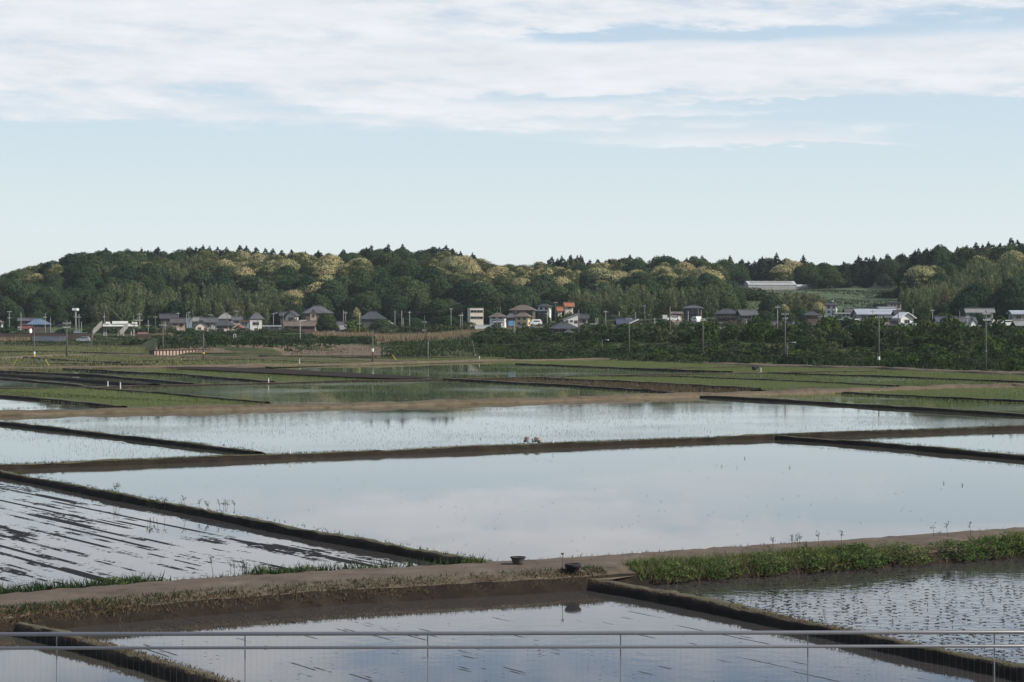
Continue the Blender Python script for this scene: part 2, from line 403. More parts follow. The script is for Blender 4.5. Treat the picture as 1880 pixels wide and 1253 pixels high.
RD = 0.6   # road height
paddy('A', [(40, 1150, 0.), (200, 1140, 0.), (300, 1080, RD), (600, 1057, RD), (900, 1042, RD), (1040, 1036, RD), (1050, 1066), (1300, 1107), (1500, 1150), (1700, 1195), (1880, 1232), (2000, 1262), (2200, 1320), (2300, 1900), (300, 1900), (600, 1330), (520, 1290), (400, 1253), (270, 1213), (150, 1178)], M['w_near'], 'flooded paddy behind the grey railing, with thin dark mud lines')
paddy('B', [(-400, 1150), (40, 1150), (150, 1178), (270, 1213), (400, 1253), (520, 1290), (600, 1330), (300, 1900), (-400, 1900)], M['w_clear'], 'still paddy in the near corner left of the low earth dike')
paddy('C', [(1050, 1062), (1060, 1036, RD), (1400, 1010, RD), (1650, 993, RD), (2750, 920, RD), (3000, 1450), (2200, 1320), (2000, 1262), (1880, 1232), (1700, 1195), (1500, 1150), (1300, 1107)], M['w_stubble'], 'rippled paddy full of dark stubble below the weedy road bank')
paddy('D', [(-400, 795), (-60, 856), (0, 868), (200, 908), (400, 945), (600, 985), (800, 1020), (930, 1040, RD), (600, 1057, RD), (300, 1078, RD), (0, 1102, RD), (-400, 1135, RD)], M['w_furrow'], 'paddy with dark furrows breaking the water above the earth road')
paddy('E', [(0, 868), (-60, 856), (0, 858), (500, 838), (1000, 818), (1380, 803), (1430, 802), (1600, 815), (1880, 840), (2300, 876), (2700, 908), (2700, 923, RD), (1650, 993, RD), (1400, 1010, RD), (1100, 1030, RD), (930, 1040, RD), (800, 1020), (600, 985), (400, 945), (200, 908)], M['w_clear'], 'widest mirror-still paddy in the middle, reflecting the clouds')
paddy('F', [(1430, 802), (1880, 785), (2120, 776), (2300, 780), (2300, 876), (1880, 840), (1600, 815)], M['w_sprout'], 'narrow wedge of rippled water right of the dike junction')
paddy('G', [(-300, 735), (0, 776), (230, 802), (475, 833), (0, 858), (-60, 856), (-300, 868)], M['w_sprout'], 'sky-bright planted paddy at the left beyond the furrowed one')
paddy('H', [(0, 776), (-60, 762), (0, 760), (330, 752), (650, 745), (1000, 735), (1290, 727), (1480, 738), (1880, 762), (2120, 775.2), (1880, 785), (1430, 802), (1000, 818), (475, 833), (230, 802)], M['w_sprout'], 'long planted paddy mirroring the tips of the treetops')
paddy('I', [(1290, 727), (1550, 720), (1880, 737), (2300, 757), (2120, 774.5), (1880, 762), (1480, 738)], M['w_green'], 'green rice paddy at the right with one bright strip of sky reflection')
paddy('J', [(1550, 720), (1680, 712), (1880, 708), (2300, 700), (2300, 757), (1880, 737)], M['w_green'], 'dense green rice paddy along the brown path at the right edge')
paddy('K', [(-200, 704), (0, 726), (220, 747), (0, 760), (-60, 762), (-200, 768)], M['w_clear'], 'small bright paddy at the left edge behind the tan dike')
paddy('L', [(-200, 704), (-200, 717), (0, 713), (163, 711), (340, 725), (505, 741), (220, 747), (0, 726)], M['w_green'], 'green wedge of young rice left of the hill reflections')
paddy('M', [(163, 711), (272, 708), (493, 703), (640, 699), (750, 698), (817, 695.5), (1028, 707), (1199, 718), (1240, 724), (1000, 735), (650, 745), (505, 741), (340, 725)], M['w_green'], 'olive paddy reflecting the wooded hill beyond the tan dike')
paddy('N', [(817, 695.5), (974, 693), (1130, 700), (1260, 706), (1393, 714), (1290, 727), (1240, 724), (1199, 718), (1028, 707)], M['w_dark'], 'yellowed narrow paddy between two dark dikes in the middle')
paddy('O', [(974, 693), (1090, 690), (1240, 691), (1478, 700), (1648, 709), (1680, 712), (1550, 720), (1393, 714), (1260, 706), (1130, 700)], M['w_green'], 'bright green rice strip right of the yellowed paddy')
paddy('P', [(1090, 690), (1260, 686.5), (1413, 684), (1614, 691), (1880, 701), (2300, 716), (2300, 700), (1880, 708), (1680, 712), (1648, 709), (1478, 700), (1240, 691)], M['w_green'], 'dark green reflecting paddy with a white post at its back')
paddy('Q', [(1413, 684), (1607, 681), (1614, 677), (1880, 688), (2300, 706), (2300, 716), (1880, 701), (1614, 691)], M['w_green'], 'farthest green paddy at the right under the shrub bank')
paddy('R', [(640, 670), (885, 664), (960, 668), (1240, 679.5), (1413, 684), (1260, 686.5), (1090, 690), (974, 693), (817, 695.5), (640, 685), (480, 676)], M['w_green'], 'dark green paddy reflecting white boards below the hill')
paddy('S', [(885, 664), (1097, 661), (1165, 662), (1240, 664), (1410, 672), (1614, 677), (1607, 681), (1413, 684), (1240, 679.5), (960, 668)], M['w_green'], 'light green rice strips under the line of poles')
paddy('T', [(119, 678), (272, 675), (350, 673), (408, 681), (640, 693), (750, 698), (640, 699), (500, 702), (340, 688)], M['w_green'], 'green strip left of the dark ploughed strip')
paddy('U', [(-200, 674), (0, 681), (119, 678), (340, 688), (500, 702), (350, 705), (180, 689)], M['w_dark'], 'dark strip of water with sparse rice at the left')
paddy('V', [(-200, 674), (180, 689), (350, 705), (163, 711), (136, 706), (0, 693), (-200, 676)], M['w_dark'], 'narrow dark strips of water at the left edge')
paddy('W', [(-200, 676), (0, 693), (136, 706), (163, 711), (0, 713), (-200, 717)], M['w_clear'], 'small far paddy at the left edge with a patch of bright sky')
paddy('X', [(500, 653), (700, 657), (885, 654), (930, 656), (885, 664), (640, 670), (500, 673), (400, 662)], M['w_green'], 'thin olive paddies under the leaning yellow cable guard')
paddy('Y', [(520, 650.5), (640, 648), (760, 648.5), (930, 654), (885, 654), (700, 657), (500, 653)], M['w_clear'], 'pale sliver of bright water below the brown mound')
paddy('Z', [(-300, 634), (0, 634), (270, 636), (275, 652), (440, 658), (640, 668), (350, 673), (0, 680), (-300, 682)], M['w_dark'], 'cluster of small green fields at the far left')

tufts('rice_plants', PAD['L'], 17.6, 0.136, 0.050, M['rice'], 'dense young rice in the green wedge at the left', rows=.3)
tufts('rice_plants', PAD['M'], 5.1, 0.099, 0.033, M['rice'], 'sparse young rice in the reflecting olive paddy', rows=.3, patch=.12)
tufts('rice_plants', PAD['N'], 3.5, .25, .10, M['dry'], 'yellowed rice between the two dark dikes', rows=.3)
tufts('rice_plants', PAD['O'], 14.4, 0.149, 0.055, M['rice'], 'bright young rice strip beside the yellowed paddy', rows=.3)
tufts('rice_plants', PAD['J'], 16.0, 0.136, 0.050, M['rice'], 'young rice by the path at the right edge', rows=.3)
tufts('rice_plants', PAD['I'], 12.8, 0.124, 0.044, M['rice'], 'young rice around the bright strip of reflection', rows=.3, patch=.2)
tufts('rice_plants', PAD['P'], 7.0, 0.124, 0.044, M['rice'], 'thin young rice in the dark green paddy', rows=.3)
tufts('rice_plants', PAD['Q'], 10.2, 0.136, 0.055, M['rice'], 'young rice in the farthest paddy at the right', rows=.3)
tufts('rice_plants', PAD['S'], 11.5, 0.155, 0.066, M['rice'], 'young rice below the line of poles', rows=.3)
tufts('rice_plants', PAD['R'], 3.2, 0.124, 0.050, M['rice'], 'sparse rice in the paddy that mirrors the white boards', rows=.3, patch=.15)
tufts('rice_plants', PAD['T'], 7.0, 0.124, 0.050, M['rice'], 'young rice beside the ploughed strip', rows=.3)
tufts('rice_plants', PAD['U'], 5.1, 0.124, 0.050, M['rice'], 'sparse rice in the dark strip of water', rows=.3, patch=.2)
tufts('rice_plants', PAD['X'], 6.4, 0.136, 0.066, M['rice'], 'far young rice under the brown mound', rows=.3)
tufts('rice_plants', PAD['Z'], 3.0, .28, .2, M['rice_pale'], 'pale young rice in the small far fields at the left', rows=.4, patch=.15)
tufts('rice_seedlings', PAD['H'], 5, .10, .02, M['sprout'], 'freshly planted seedlings in the long bright paddy', rows=.35, blades=1, patch=.25)
tufts('rice_seedlings', PAD['G'], 5, .10, .02, M['sprout'], 'freshly planted seedlings in the paddy at the left', rows=.35, blades=1, patch=.25)
tufts('rice_seedlings', PAD['F'], 1.0, .10, .02, M['sprout'], 'seedlings in the wedge right of the dike junction', rows=.35, blades=1, patch=.25)
tufts('rice_stubble', PAD['C'], 9, .032, .17, M['black'], 'dark stubble tufts poking out of the rippled paddy', 'stubble', rows=.0, patch=.17, lean=2.6, cap=60000)
tufts('dead_stalks', PAD['C'], 0.25, .22, .03, M['dry'], 'dead tan stalks in the rippled paddy', 'stalks', patch=.25)
PE = PAD['E']
tufts('weed_specks', [PT(1240, 835), PT(1860, 850), PT(1900, 905), PT(1500, 880), PT(1250, 860)], .035, .12, .10, M['weed_dark'], 'few dark weeds in the widest still paddy', 'weeds', lean=1.2, patch=.2)

# ---- earth dikes, path and road ------------------------------------------------------------------
def resample(pts, step):
    P = np.array(pts, float); s = np.r_[0, np.cumsum(np.hypot(*np.diff(P, axis=0).T))]
    n = max(2, int(s[-1] / step) + 1); t = np.linspace(0, s[-1], n)
    return np.stack([np.interp(t, s, P[:, 0]), np.interp(t, s, P[:, 1])], 1)
def strip(name, label, pts, prof, mats, mids, step=1.0, jit=0.05, cat='dike', kind='structure'):
    """an earthwork: profile points (offset to the right, height) swept along a ground line"""
    P = resample(pts, step); n = len(P); T = np.gradient(P, axis=0); T /= np.linalg.norm(T, axis=1)[:, None]
    Nn = np.stack([T[:, 1], -T[:, 0]], 1); k = len(prof); V = np.zeros((n, k, 3))
    ph = NR.uniform(0, 6, 4)
    for j, (o, z) in enumerate(prof):
        w = NR.normal(0, jit, n); w = w * .6 + np.roll(w, 1) * .4
        sw = jit * (np.sin(np.arange(n) * step * .35 + ph[j % 4]) + .9 * np.sin(np.arange(n) * step * .11 + ph[(j + 1) % 4]))
        V[:, j, :2] = P + Nn * (o + w + sw)[:, None]
        if j == 0: hv = 1 + min(.22, 2.5 * jit) * (np.sin(np.arange(n) * step * .23 + ph[2]) * .6 + np.sin(np.arange(n) * step * .71 + ph[3]) * .5)
        V[:, j, 2] = z * (hv if z > 0 and k < 9 else 1) + (NR.normal(0, jit * .35, n) if z > 0 else 0)
    Fc = []; mi = []
    for i in range(n - 1):
        for j in range(k - 1): Fc.append((i * k + j, i * k + j + 1, (i + 1) * k + j + 1, (i + 1) * k + j)); mi.append(mids[j])
    me = bpy.data.meshes.new(name); me.from_pydata(V.reshape(-1, 3).tolist(), [], Fc)
    for m in mats: me.materials.append(m)
    me.polygons.foreach_set('material_index', mi); me.polygons.foreach_set('use_smooth', [True] * len(Fc)); me.update()
    return tag(link(bpy.data.objects.new(name, me)), label, cat, kind=kind)
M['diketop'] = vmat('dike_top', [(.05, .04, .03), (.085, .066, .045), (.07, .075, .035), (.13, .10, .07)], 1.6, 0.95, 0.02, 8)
M['dryturf'] = vmat('dry_turf', [(.048, .037, .025), (.078, .061, .042), (.100, .080, .055), (.064, .062, .034)], 0.9, 0.95, 0.03, 9)
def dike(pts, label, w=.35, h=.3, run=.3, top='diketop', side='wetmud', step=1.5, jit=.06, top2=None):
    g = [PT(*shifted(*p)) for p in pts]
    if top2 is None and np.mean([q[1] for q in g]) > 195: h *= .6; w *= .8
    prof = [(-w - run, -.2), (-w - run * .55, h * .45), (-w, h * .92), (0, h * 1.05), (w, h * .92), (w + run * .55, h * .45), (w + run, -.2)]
    return strip('earth_dike', label, g, prof, [M[top], M[side]], [1, 0, 0, 0, 1 if top2 is None else 0, 1], step, jit)  # side colour also on the near shoulder, so only the camera side darkens
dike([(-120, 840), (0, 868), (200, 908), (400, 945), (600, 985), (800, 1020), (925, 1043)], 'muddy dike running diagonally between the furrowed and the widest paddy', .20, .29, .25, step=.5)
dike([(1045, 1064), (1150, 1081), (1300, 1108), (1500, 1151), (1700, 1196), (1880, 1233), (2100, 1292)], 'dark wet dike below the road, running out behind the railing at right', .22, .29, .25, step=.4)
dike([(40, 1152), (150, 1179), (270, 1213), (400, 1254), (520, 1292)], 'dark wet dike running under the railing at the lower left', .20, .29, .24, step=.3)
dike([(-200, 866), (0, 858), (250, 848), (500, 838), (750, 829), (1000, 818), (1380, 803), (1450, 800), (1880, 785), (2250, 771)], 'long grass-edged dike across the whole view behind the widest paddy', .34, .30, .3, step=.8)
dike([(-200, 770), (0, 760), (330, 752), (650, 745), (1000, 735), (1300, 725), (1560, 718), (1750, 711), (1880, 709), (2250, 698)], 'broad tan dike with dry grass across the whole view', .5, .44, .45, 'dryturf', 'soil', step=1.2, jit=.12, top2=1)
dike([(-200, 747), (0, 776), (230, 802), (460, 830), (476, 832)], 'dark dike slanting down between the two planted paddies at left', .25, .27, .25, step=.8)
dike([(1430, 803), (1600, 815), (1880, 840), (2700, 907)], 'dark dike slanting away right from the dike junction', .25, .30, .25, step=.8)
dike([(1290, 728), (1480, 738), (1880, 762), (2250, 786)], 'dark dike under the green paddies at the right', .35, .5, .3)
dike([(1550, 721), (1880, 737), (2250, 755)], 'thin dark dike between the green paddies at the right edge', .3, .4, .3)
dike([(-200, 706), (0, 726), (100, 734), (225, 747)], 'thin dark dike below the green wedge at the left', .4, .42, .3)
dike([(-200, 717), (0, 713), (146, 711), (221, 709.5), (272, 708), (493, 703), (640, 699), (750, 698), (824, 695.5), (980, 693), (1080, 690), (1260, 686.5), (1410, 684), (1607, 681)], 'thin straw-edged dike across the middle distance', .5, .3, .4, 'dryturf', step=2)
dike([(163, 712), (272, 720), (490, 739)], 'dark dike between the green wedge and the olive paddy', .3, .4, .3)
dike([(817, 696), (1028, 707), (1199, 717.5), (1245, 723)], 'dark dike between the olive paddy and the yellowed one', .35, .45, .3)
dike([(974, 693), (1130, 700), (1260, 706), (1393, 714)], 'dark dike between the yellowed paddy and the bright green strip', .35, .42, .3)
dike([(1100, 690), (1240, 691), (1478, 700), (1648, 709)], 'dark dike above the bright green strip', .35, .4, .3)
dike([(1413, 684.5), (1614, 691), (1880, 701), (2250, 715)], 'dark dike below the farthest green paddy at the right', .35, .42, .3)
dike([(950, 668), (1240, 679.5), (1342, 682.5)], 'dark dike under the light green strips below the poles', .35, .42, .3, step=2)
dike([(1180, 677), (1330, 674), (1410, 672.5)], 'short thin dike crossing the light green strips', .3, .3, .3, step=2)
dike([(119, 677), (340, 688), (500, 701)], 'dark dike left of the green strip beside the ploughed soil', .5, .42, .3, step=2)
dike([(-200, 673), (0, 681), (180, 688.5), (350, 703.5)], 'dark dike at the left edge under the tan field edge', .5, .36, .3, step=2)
dike([(-200, 678), (0, 687), (150, 697), (283, 707)], 'wide dark dike in the dark strips at left', 1.1, .42, .4, 'wetmud', step=2)
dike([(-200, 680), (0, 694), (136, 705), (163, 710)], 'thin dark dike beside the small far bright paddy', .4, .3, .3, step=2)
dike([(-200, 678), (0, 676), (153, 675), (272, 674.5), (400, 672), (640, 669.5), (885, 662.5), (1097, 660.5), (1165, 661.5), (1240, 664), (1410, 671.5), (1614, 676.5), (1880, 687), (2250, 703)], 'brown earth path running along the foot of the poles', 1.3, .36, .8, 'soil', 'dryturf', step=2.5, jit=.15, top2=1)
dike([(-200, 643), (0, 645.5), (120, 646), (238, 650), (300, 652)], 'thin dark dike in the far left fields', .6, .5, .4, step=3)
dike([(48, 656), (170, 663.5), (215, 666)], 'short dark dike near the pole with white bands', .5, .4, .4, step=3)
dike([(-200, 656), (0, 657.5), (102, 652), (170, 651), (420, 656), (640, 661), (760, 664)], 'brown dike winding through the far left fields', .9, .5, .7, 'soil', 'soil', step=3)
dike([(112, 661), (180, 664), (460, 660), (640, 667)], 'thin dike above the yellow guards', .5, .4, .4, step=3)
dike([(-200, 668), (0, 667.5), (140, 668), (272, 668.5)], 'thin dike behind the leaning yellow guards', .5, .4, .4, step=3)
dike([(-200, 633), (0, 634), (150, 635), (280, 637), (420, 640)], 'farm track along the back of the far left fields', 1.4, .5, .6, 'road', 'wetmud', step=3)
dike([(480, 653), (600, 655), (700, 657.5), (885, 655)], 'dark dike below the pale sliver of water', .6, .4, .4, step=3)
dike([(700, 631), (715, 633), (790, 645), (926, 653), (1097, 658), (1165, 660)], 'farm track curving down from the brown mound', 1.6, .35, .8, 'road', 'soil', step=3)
# dark ploughed strip
def sheet(name, label, cat, pts, mat, z):
    poly = [g2(p) for p in pts]; m = MB(); m.add([(x, y, z) for x, y in poly], [tuple(range(len(poly)))])
    return tag(m.build(name, mat), label, cat, kind='structure')
sheet('soil', 'dark freshly ploughed strip of soil in the middle distance', 'soil', [(350, 673.5), (480, 677), (640, 685), (810, 694.5), (745, 696.5), (640, 693), (408, 681.5), (290, 675)], M['plowed'], .20)
drape('earth_bank', 'bare brown earth mound rising behind the pale water', 'bank', [(px, float(np.interp(px, _tp, _tt[:, 0, 0])) + 3, float(np.interp(px, _tp, _tt[:, 1, 0])) + 40) for px in range(286, 722, 12)], M['soil'], .08)
# road: a low causeway with a worn crown
ROAD = [(-700, 1158), (-300, 1126), (0, 1102), (300, 1078), (600, 1057), (900, 1042), (1100, 1030), (1400, 1010), (1650, 993), (1880, 978), (2300, 950), (2750, 920)]
RG = [PT(px, py, RD) for px, py in ROAD]
strip('road', 'earth farm road crossing between the paddies, with a dry grass verge', RG,
      [(-3.4, -.25), (-2.7, .25), (-1.75, .56), (-1.45, .60), (-.75, .57), (0, .62), (.75, .57), (1.4, .60), (1.8, .57), (2.35, .38), (2.75, .14), (3.05, -.25)],
      [M['dryturf'], M['road'], M['wetmud']], [2, 0, 0, 1, 1, 1, 1, 1, 0, 2, 2], .4, .05, 'road')
# earth apron where the near left dike meets the road
sheet('earth_bank', 'pale earth ramp beside the tub at the road', 'bank', [(1070, 1048, .3), (1150, 1038, .5), (1170, 1062, .2), (1120, 1075, .1), (1060, 1072, .1)], M['soil'], .30)
def along(pts, off0, off1):
    """ground polygon between two offsets to the right of a line"""
    P = resample(pts, 2.0); T = np.gradient(P, axis=0); T /= np.linalg.norm(T, axis=1)[:, None]
    Nn = np.stack([T[:, 1], -T[:, 0]], 1)
    return [tuple(p) for p in P + Nn * off0] + [tuple(p) for p in (P + Nn * off1)[::-1]]
ROADPROF = [(-3.4, -.25), (-2.7, .25), (-1.75, .56), (0, .62), (1.8, .57), (2.35, .38), (2.75, .14), (3.05, -.25)]
def road_tufts(*a, **k):
    o = tufts(*a, **{**k, 'z': 0.0}); me = o.data; n = len(me.vertices); c = np.zeros(n * 3, np.float32); me.vertices.foreach_get('co', c); c = c.reshape(-1, 3)
    P = resample(RG, .7); T = np.gradient(P, axis=0); T /= np.linalg.norm(T, axis=1)[:, None]
    g = c.reshape(-1, 6, 3)[:, 0, :2]
    for i in range(0, len(g), 4000):
        q = g[i:i + 4000]; j = ((q[:, None] - P[None]) ** 2).sum(2).argmin(1); v = q - P[j]; off = v[:, 0] * T[j, 1] - v[:, 1] * T[j, 0]
        c.reshape(-1, 6, 3)[i:i + 4000, :, 2] += np.interp(off, [p[0] for p in ROADPROF], [p[1] for p in ROADPROF])[:, None] - .02
    me.vertices.foreach_set('co', c.ravel()); me.update(); return o
def sub(px0, px1): return [p for p, q in zip(RG, ROAD) if px0 <= q[0] <= px1]
def rseg(px0, px1):
    xs = np.linspace(px0, px1, 12); ys = np.interp(xs, [r[0] for r in ROAD], [r[1] for r in ROAD])
    return [PT(x, y, RD) for x, y in zip(xs, ys)]
road_tufts('grass', along(rseg(-120, 1060), 1.75, 2.9), 110, .14, .035, M['dry'], 'dry tan grass on the near verge of the earth road', 'grass', z=.25, lean=1.0, patch=.1)
road_tufts('grass', along(rseg(-120, 1060), 1.5, 2.3), 150, .15, .04, M['weed_dark'], 'dull green grass tufts along the near verge', 'grass', z=.42, lean=1.0, patch=.18)
road_tufts('grass', along(rseg(-120, 900), -2.6, -1.5), 60, .22, .04, M['weed_dark'], 'dark green grass on the far verge of the road', 'grass', z=.35, lean=.8, patch=.2)
road_tufts('weeds', along(rseg(1105, 1845), 1.45, 2.75), 210, .31, .05, M['weed'], 'lush green weeds on the near bank of the road at right', 'weeds', z=.1, lean=1.3, patch=.2)
road_tufts('weeds', along(rseg(1110, 1850), 1.4, 2.7), 40, .5, .03, M['weed_pale'], 'taller pale grass blades among the green weeds', 'grass', lean=.9, patch=.2)
road_tufts('weeds', along(rseg(1120, 2000), 2.0, 2.95), 90, .28, .05, M['dry'], 'tan dead grass at the waterline under the weeds', 'grass', z=.0, lean=1.2, patch=.15)
road_tufts('weeds', along(rseg(-140, 345), -2.9, -1.75), 90, .42, .06, M['weed_dark'], 'tall green weeds on the far verge of the road at left', 'weeds', lean=.8, patch=.16)
road_tufts('weeds', along(rseg(490, 925), -2.9, -1.75), 90, .40, .06, M['weed_dark'], 'tall green weeds on the far verge before the diagonal dike', 'weeds', lean=.8, patch=.16)
road_tufts('grass', along(rseg(-140, 1060), 1.9, 2.75), 160, .12, .04, M['drybrown'], 'brown matted dead grass on the lower near bank', 'grass', lean=1.6, patch=.1)
road_tufts('grass', along(rseg(1835, 2100), 1.4, 2.8), 120, .28, .05, M['redgrass'], 'rust-brown dead grass at the right end of the weedy bank', 'grass', lean=1.0, patch=.1)
road_tufts('grass', along(rseg(-140, 2000), -1.6, 1.7), 2.5, .06, .03, M['dry'], 'sparse straw lying on the earth road', 'grass', lean=2.0, patch=.1)
road_tufts('grass', along(rseg(930, 2000), -2.2, -1.6), 22, .16, .035, M['dry'], 'thin dry grass on the far verge of the road at right', 'grass', z=.5, lean=.8, patch=.3)
def dike_grass(px, w, h, n, mat, label, z=.3, hh=.14):
    g = [PT(*shifted(*p)) for p in px]; return tufts('grass', along(g, -w, w), n, hh, .03, mat, label, 'grass', z=z, lean=1.0, patch=.15, cap=60000)
dike_grass([(-60, 860), (500, 838), (1000, 818), (1380, 803), (1880, 785), (2000, 781)], .6, .14, 60, M['weed_dark'], 'short green grass along the long dike', .26, .15)
dike_grass([(0, 868), (400, 945), (800, 1020), (925, 1043)], .32, .12, 22, M['weed_dark'], 'thin grass on the diagonal dike', .3)
dike_grass([(1430, 803), (1600, 815), (1880, 840), (2000, 851)], .35, .12, 26, M['weed_dark'], 'short grass on the dike right of the junction', .34)
dike_grass([(1045, 1064), (1300, 1108), (1700, 1196), (1880, 1233)], .33, .12, 130, M['drybrown'], 'thin dry grass on the near dike at right', .24, .08)
dike_grass([(60, 1157), (150, 1179), (270, 1213), (400, 1254), (520, 1292)], .3, .12, 160, M['drybrown'], 'thin dry grass on the dike under the railing', .24, .08)
dike_grass([(0, 776), (230, 802), (460, 830)], .35, .12, 25, M['weed_dark'], 'thin grass on the dark slanting dike at left', .3, .16)
dike_grass([(-60, 763), (330, 752), (650, 745), (1000, 735), (1300, 725), (1560, 718)], 1.0, .2, 10, M['dry'], 'dry grass along the broad tan dike', .6, .25)

def terrain_tufts(name, pxd, n, h, w, mat, label, cat='grass', lean=.8, patch=.2, cap=30000):
    """plants standing on the sloping ground; pxd = corners as (pixel column, distance)"""
    o = tufts(name, [(XX(p, d), d) for p, d in pxd], n, h, w, mat, label, cat, lean=lean, patch=patch, cap=cap)
    me = o.data; k = len(me.vertices); c = np.zeros(k * 3, np.float32); me.vertices.foreach_get('co', c); c = c.reshape(-1, 3)
    for i in range(0, k, 6): c[i:i + 6, 2] += terr(c[i, 0], c[i, 1])
    me.vertices.foreach_set('co', c.ravel()); me.update(); return o
M['bankgrass'] = leaf_mat('bank_grass', [(.036, .058, .026), (.05, .07, .03)], .25)
terrain_tufts('grass', [(700, 478), (900, 466), (1180, 424), (1180, 455), (900, 560), (700, 560)], 1.6, .7, .5, M['bankgrass'], 'rough green grass on the bank below the white boards')
terrain_tufts('grass', [(880, 470), (1160, 426), (1300, 404), (1500, 387), (1700, 363), (1960, 340), (1960, 358), (1700, 384), (1500, 410), (1300, 428), (1160, 450), (880, 500)], 2.2, .8, .5, M['bankgrass'], 'rough dark grass at the foot of the shrub bank')
terrain_tufts('grass', [(-60, 642), (290, 612), (290, 690), (-60, 705)], 1.2, .4, .6, M['bankgrass'], 'rough green grass below the railway at left')
terrain_tufts('grass', [(290, 492), (545, 500), (690, 560), (690, 640), (290, 680)], .7, .7, .6, M['bankgrass'], 'rough green grass behind the brown mound', cap=22000)
terrain_tufts('grass', [(290, 488), (540, 492), (700, 500), (700, 560), (290, 520)], .7, .35, .4, M['dry'], 'dry grass scattered over the brown mound')
terrain_tufts('grass', [(1400, 720), (1660, 700), (1660, 860), (1330, 872), (1330, 790)], .9, .35, .6, M['bankgrass'], 'grass on the terraced slope below the greenhouse', cap=20000)

FL = [('floating_straw', 'E', .12, 'few flecks of floating straw on the widest still paddy'), ('floating_straw', 'A', .8, 'flecks of floating straw behind the railing'), ('floating_straw', 'D', .8, 'flecks of straw among the furrows')]
for nm, k_, n_, lb in FL: tufts(nm, PAD[k_], n_, .012, .12, M['drybrown'], lb, 'straw', lean=4.0, patch=.22, cap=6000)
for pts_, lb in [([(-60, 860), (500, 839), (1000, 819), (1380, 804), (1430, 803)], 'straggling weeds at the waterline of the long dike'), ([(0, 868), (400, 945), (800, 1020), (925, 1043)], 'straggling weeds at the waterline of the diagonal dike')]:
    g_ = [PT(*shifted(*p)) for p in pts_]; tufts('weeds', along(g_, .35, .75), 9, .13, .03, M['weed_dark'], lb, 'weeds', lean=1.2, patch=.3, z=-.02)
# ---- plants: one mesh per variety, copied tree by tree --------------------------------------------
def cards(lobes, dens, size, flower=0.0, up=0.0, tall=1.0, jit=.55, shell=(.72, 1.08), seed=0, fl_low=-.05):
    """leaf clumps spread over the lobes of a crown; returns (verts, material index per quad)"""
    r = np.random.default_rng(seed); VV = []; MI = []
    L = np.array([l[:6] for l in lobes], float)
    for li, l in enumerate(lobes):
        c = np.array(l[:3]); a = np.array(l[3:6]); n = max(8, int(dens * (a[0] * a[1] + a[1] * a[2] + a[0] * a[2]) * 4.2))
        u = r.normal(size=(n, 3)); u /= np.linalg.norm(u, axis=1)[:, None]
        p = c + u * a * r.uniform(shell[0], shell[1], n)[:, None]
        keep = np.ones(n, bool)
        for lj in range(len(lobes)):
            if lj == li: continue
            q = (p - L[lj, :3]) / L[lj, 3:6]; keep &= (q ** 2).sum(1) > .5
        p = p[keep]; u = u[keep]; n = len(p)
        if n == 0: continue
        nn = u / a; nn /= np.linalg.norm(nn, axis=1)[:, None]
        nn = nn + r.normal(0, jit, (n, 3)); nn[:, 2] += up; nn /= np.linalg.norm(nn, axis=1)[:, None]
        t = np.cross(nn, r.normal(size=(n, 3)))
        if tall > 1.0: t = np.cross(nn, np.cross(nn, np.array([0, 0, 1.0]) + r.normal(0, .25, (n, 3))))
        t /= np.linalg.norm(t, axis=1)[:, None] + 1e-9
        b = np.cross(nn, t); s = size * r.uniform(.55, 1.25, n)[:, None]
        h = t * s * .5 * tall; w = b * s * .5 / (tall ** .5) * r.uniform(.5, 1, n)[:, None]
        fold = nn * s * r.uniform(-.25, .25, (n, 1))
        VV.append(np.stack([p - h, p + w + fold, p + h, p - w + fold], 1))
        fl = r.uniform() < flower
        MI.append(((r.uniform(0, 1, n) < .9) & (u[:, 2] > fl_low + r.normal(0, .12, n)) & bool(fl)).astype(int))
    return np.concatenate(VV).reshape(-1, 3), np.concatenate(MI)

def trunk_mesh(name, h, r0, limbs, mat, seed):
    rr = random.Random(seed); m = MB()
    p = Vector((0, 0, -.8)); top = Vector((rr.uniform(-.3, .3), rr.uniform(-.3, .3), h))
    mid = p.lerp(top, .5) + Vector((rr.uniform(-.2, .2), rr.uniform(-.2, .2), 0))
    m.tube(p, mid, r0, r0 * .75, 7); m.tube(mid, top, r0 * .75, r0 * .3, 7)
    for i in range(limbs):
        s = mid.lerp(top, rr.uniform(0, .9)); a = rr.uniform(0, 6.28); l = h * rr.uniform(.25, .42)
        m.tube(s, s + Vector((math.cos(a) * l * .8, math.sin(a) * l * .8, l * .6)), r0 * .4, r0 * .12, 5)
    me = bpy.data.meshes.new(name); me.from_pydata(m.v, [], m.f); me.materials.append(mat); return me

def round_lobes(r, W, Ht, base, n):
    out = [(0, 0, base + Ht * .45, W * .42, W * .42, Ht * .40)]
    for i in range(n):
        a = i * 2.4 + r.uniform(-.4, .4); f = math.sqrt((i + .5) / n); z = base + Ht * (.93 - .62 * f ** 1.6) - Ht * .18 + r.uniform(-.05, .05) * Ht
        q = W * (.19 + .06 * r.uniform(-1, 1)) * (.74 if n > 20 else 1)
        out.append((math.cos(a) * f * W * .36, math.sin(a) * f * W * .36, z, q, q, q * r.uniform(.65, .9)))
    return out
PROTO = {}
def proto(kind, i, V, mi, mats, tr):
    PROTO.setdefault(kind, []).append((np_mesh('crown', V, 4, mats, mi), tr))
for i in range(6):
    r = random.Random(100 + i)
    V, mi = cards(round_lobes(r, 10, 8.6, 1.2, 15), 8.0, .64, seed=i, jit=.32)
    proto('broadleaf_tree', i, V, mi, [M['dark_leaf']], trunk_mesh('trunk', 6.5, .32, 5, M['bark'], i))
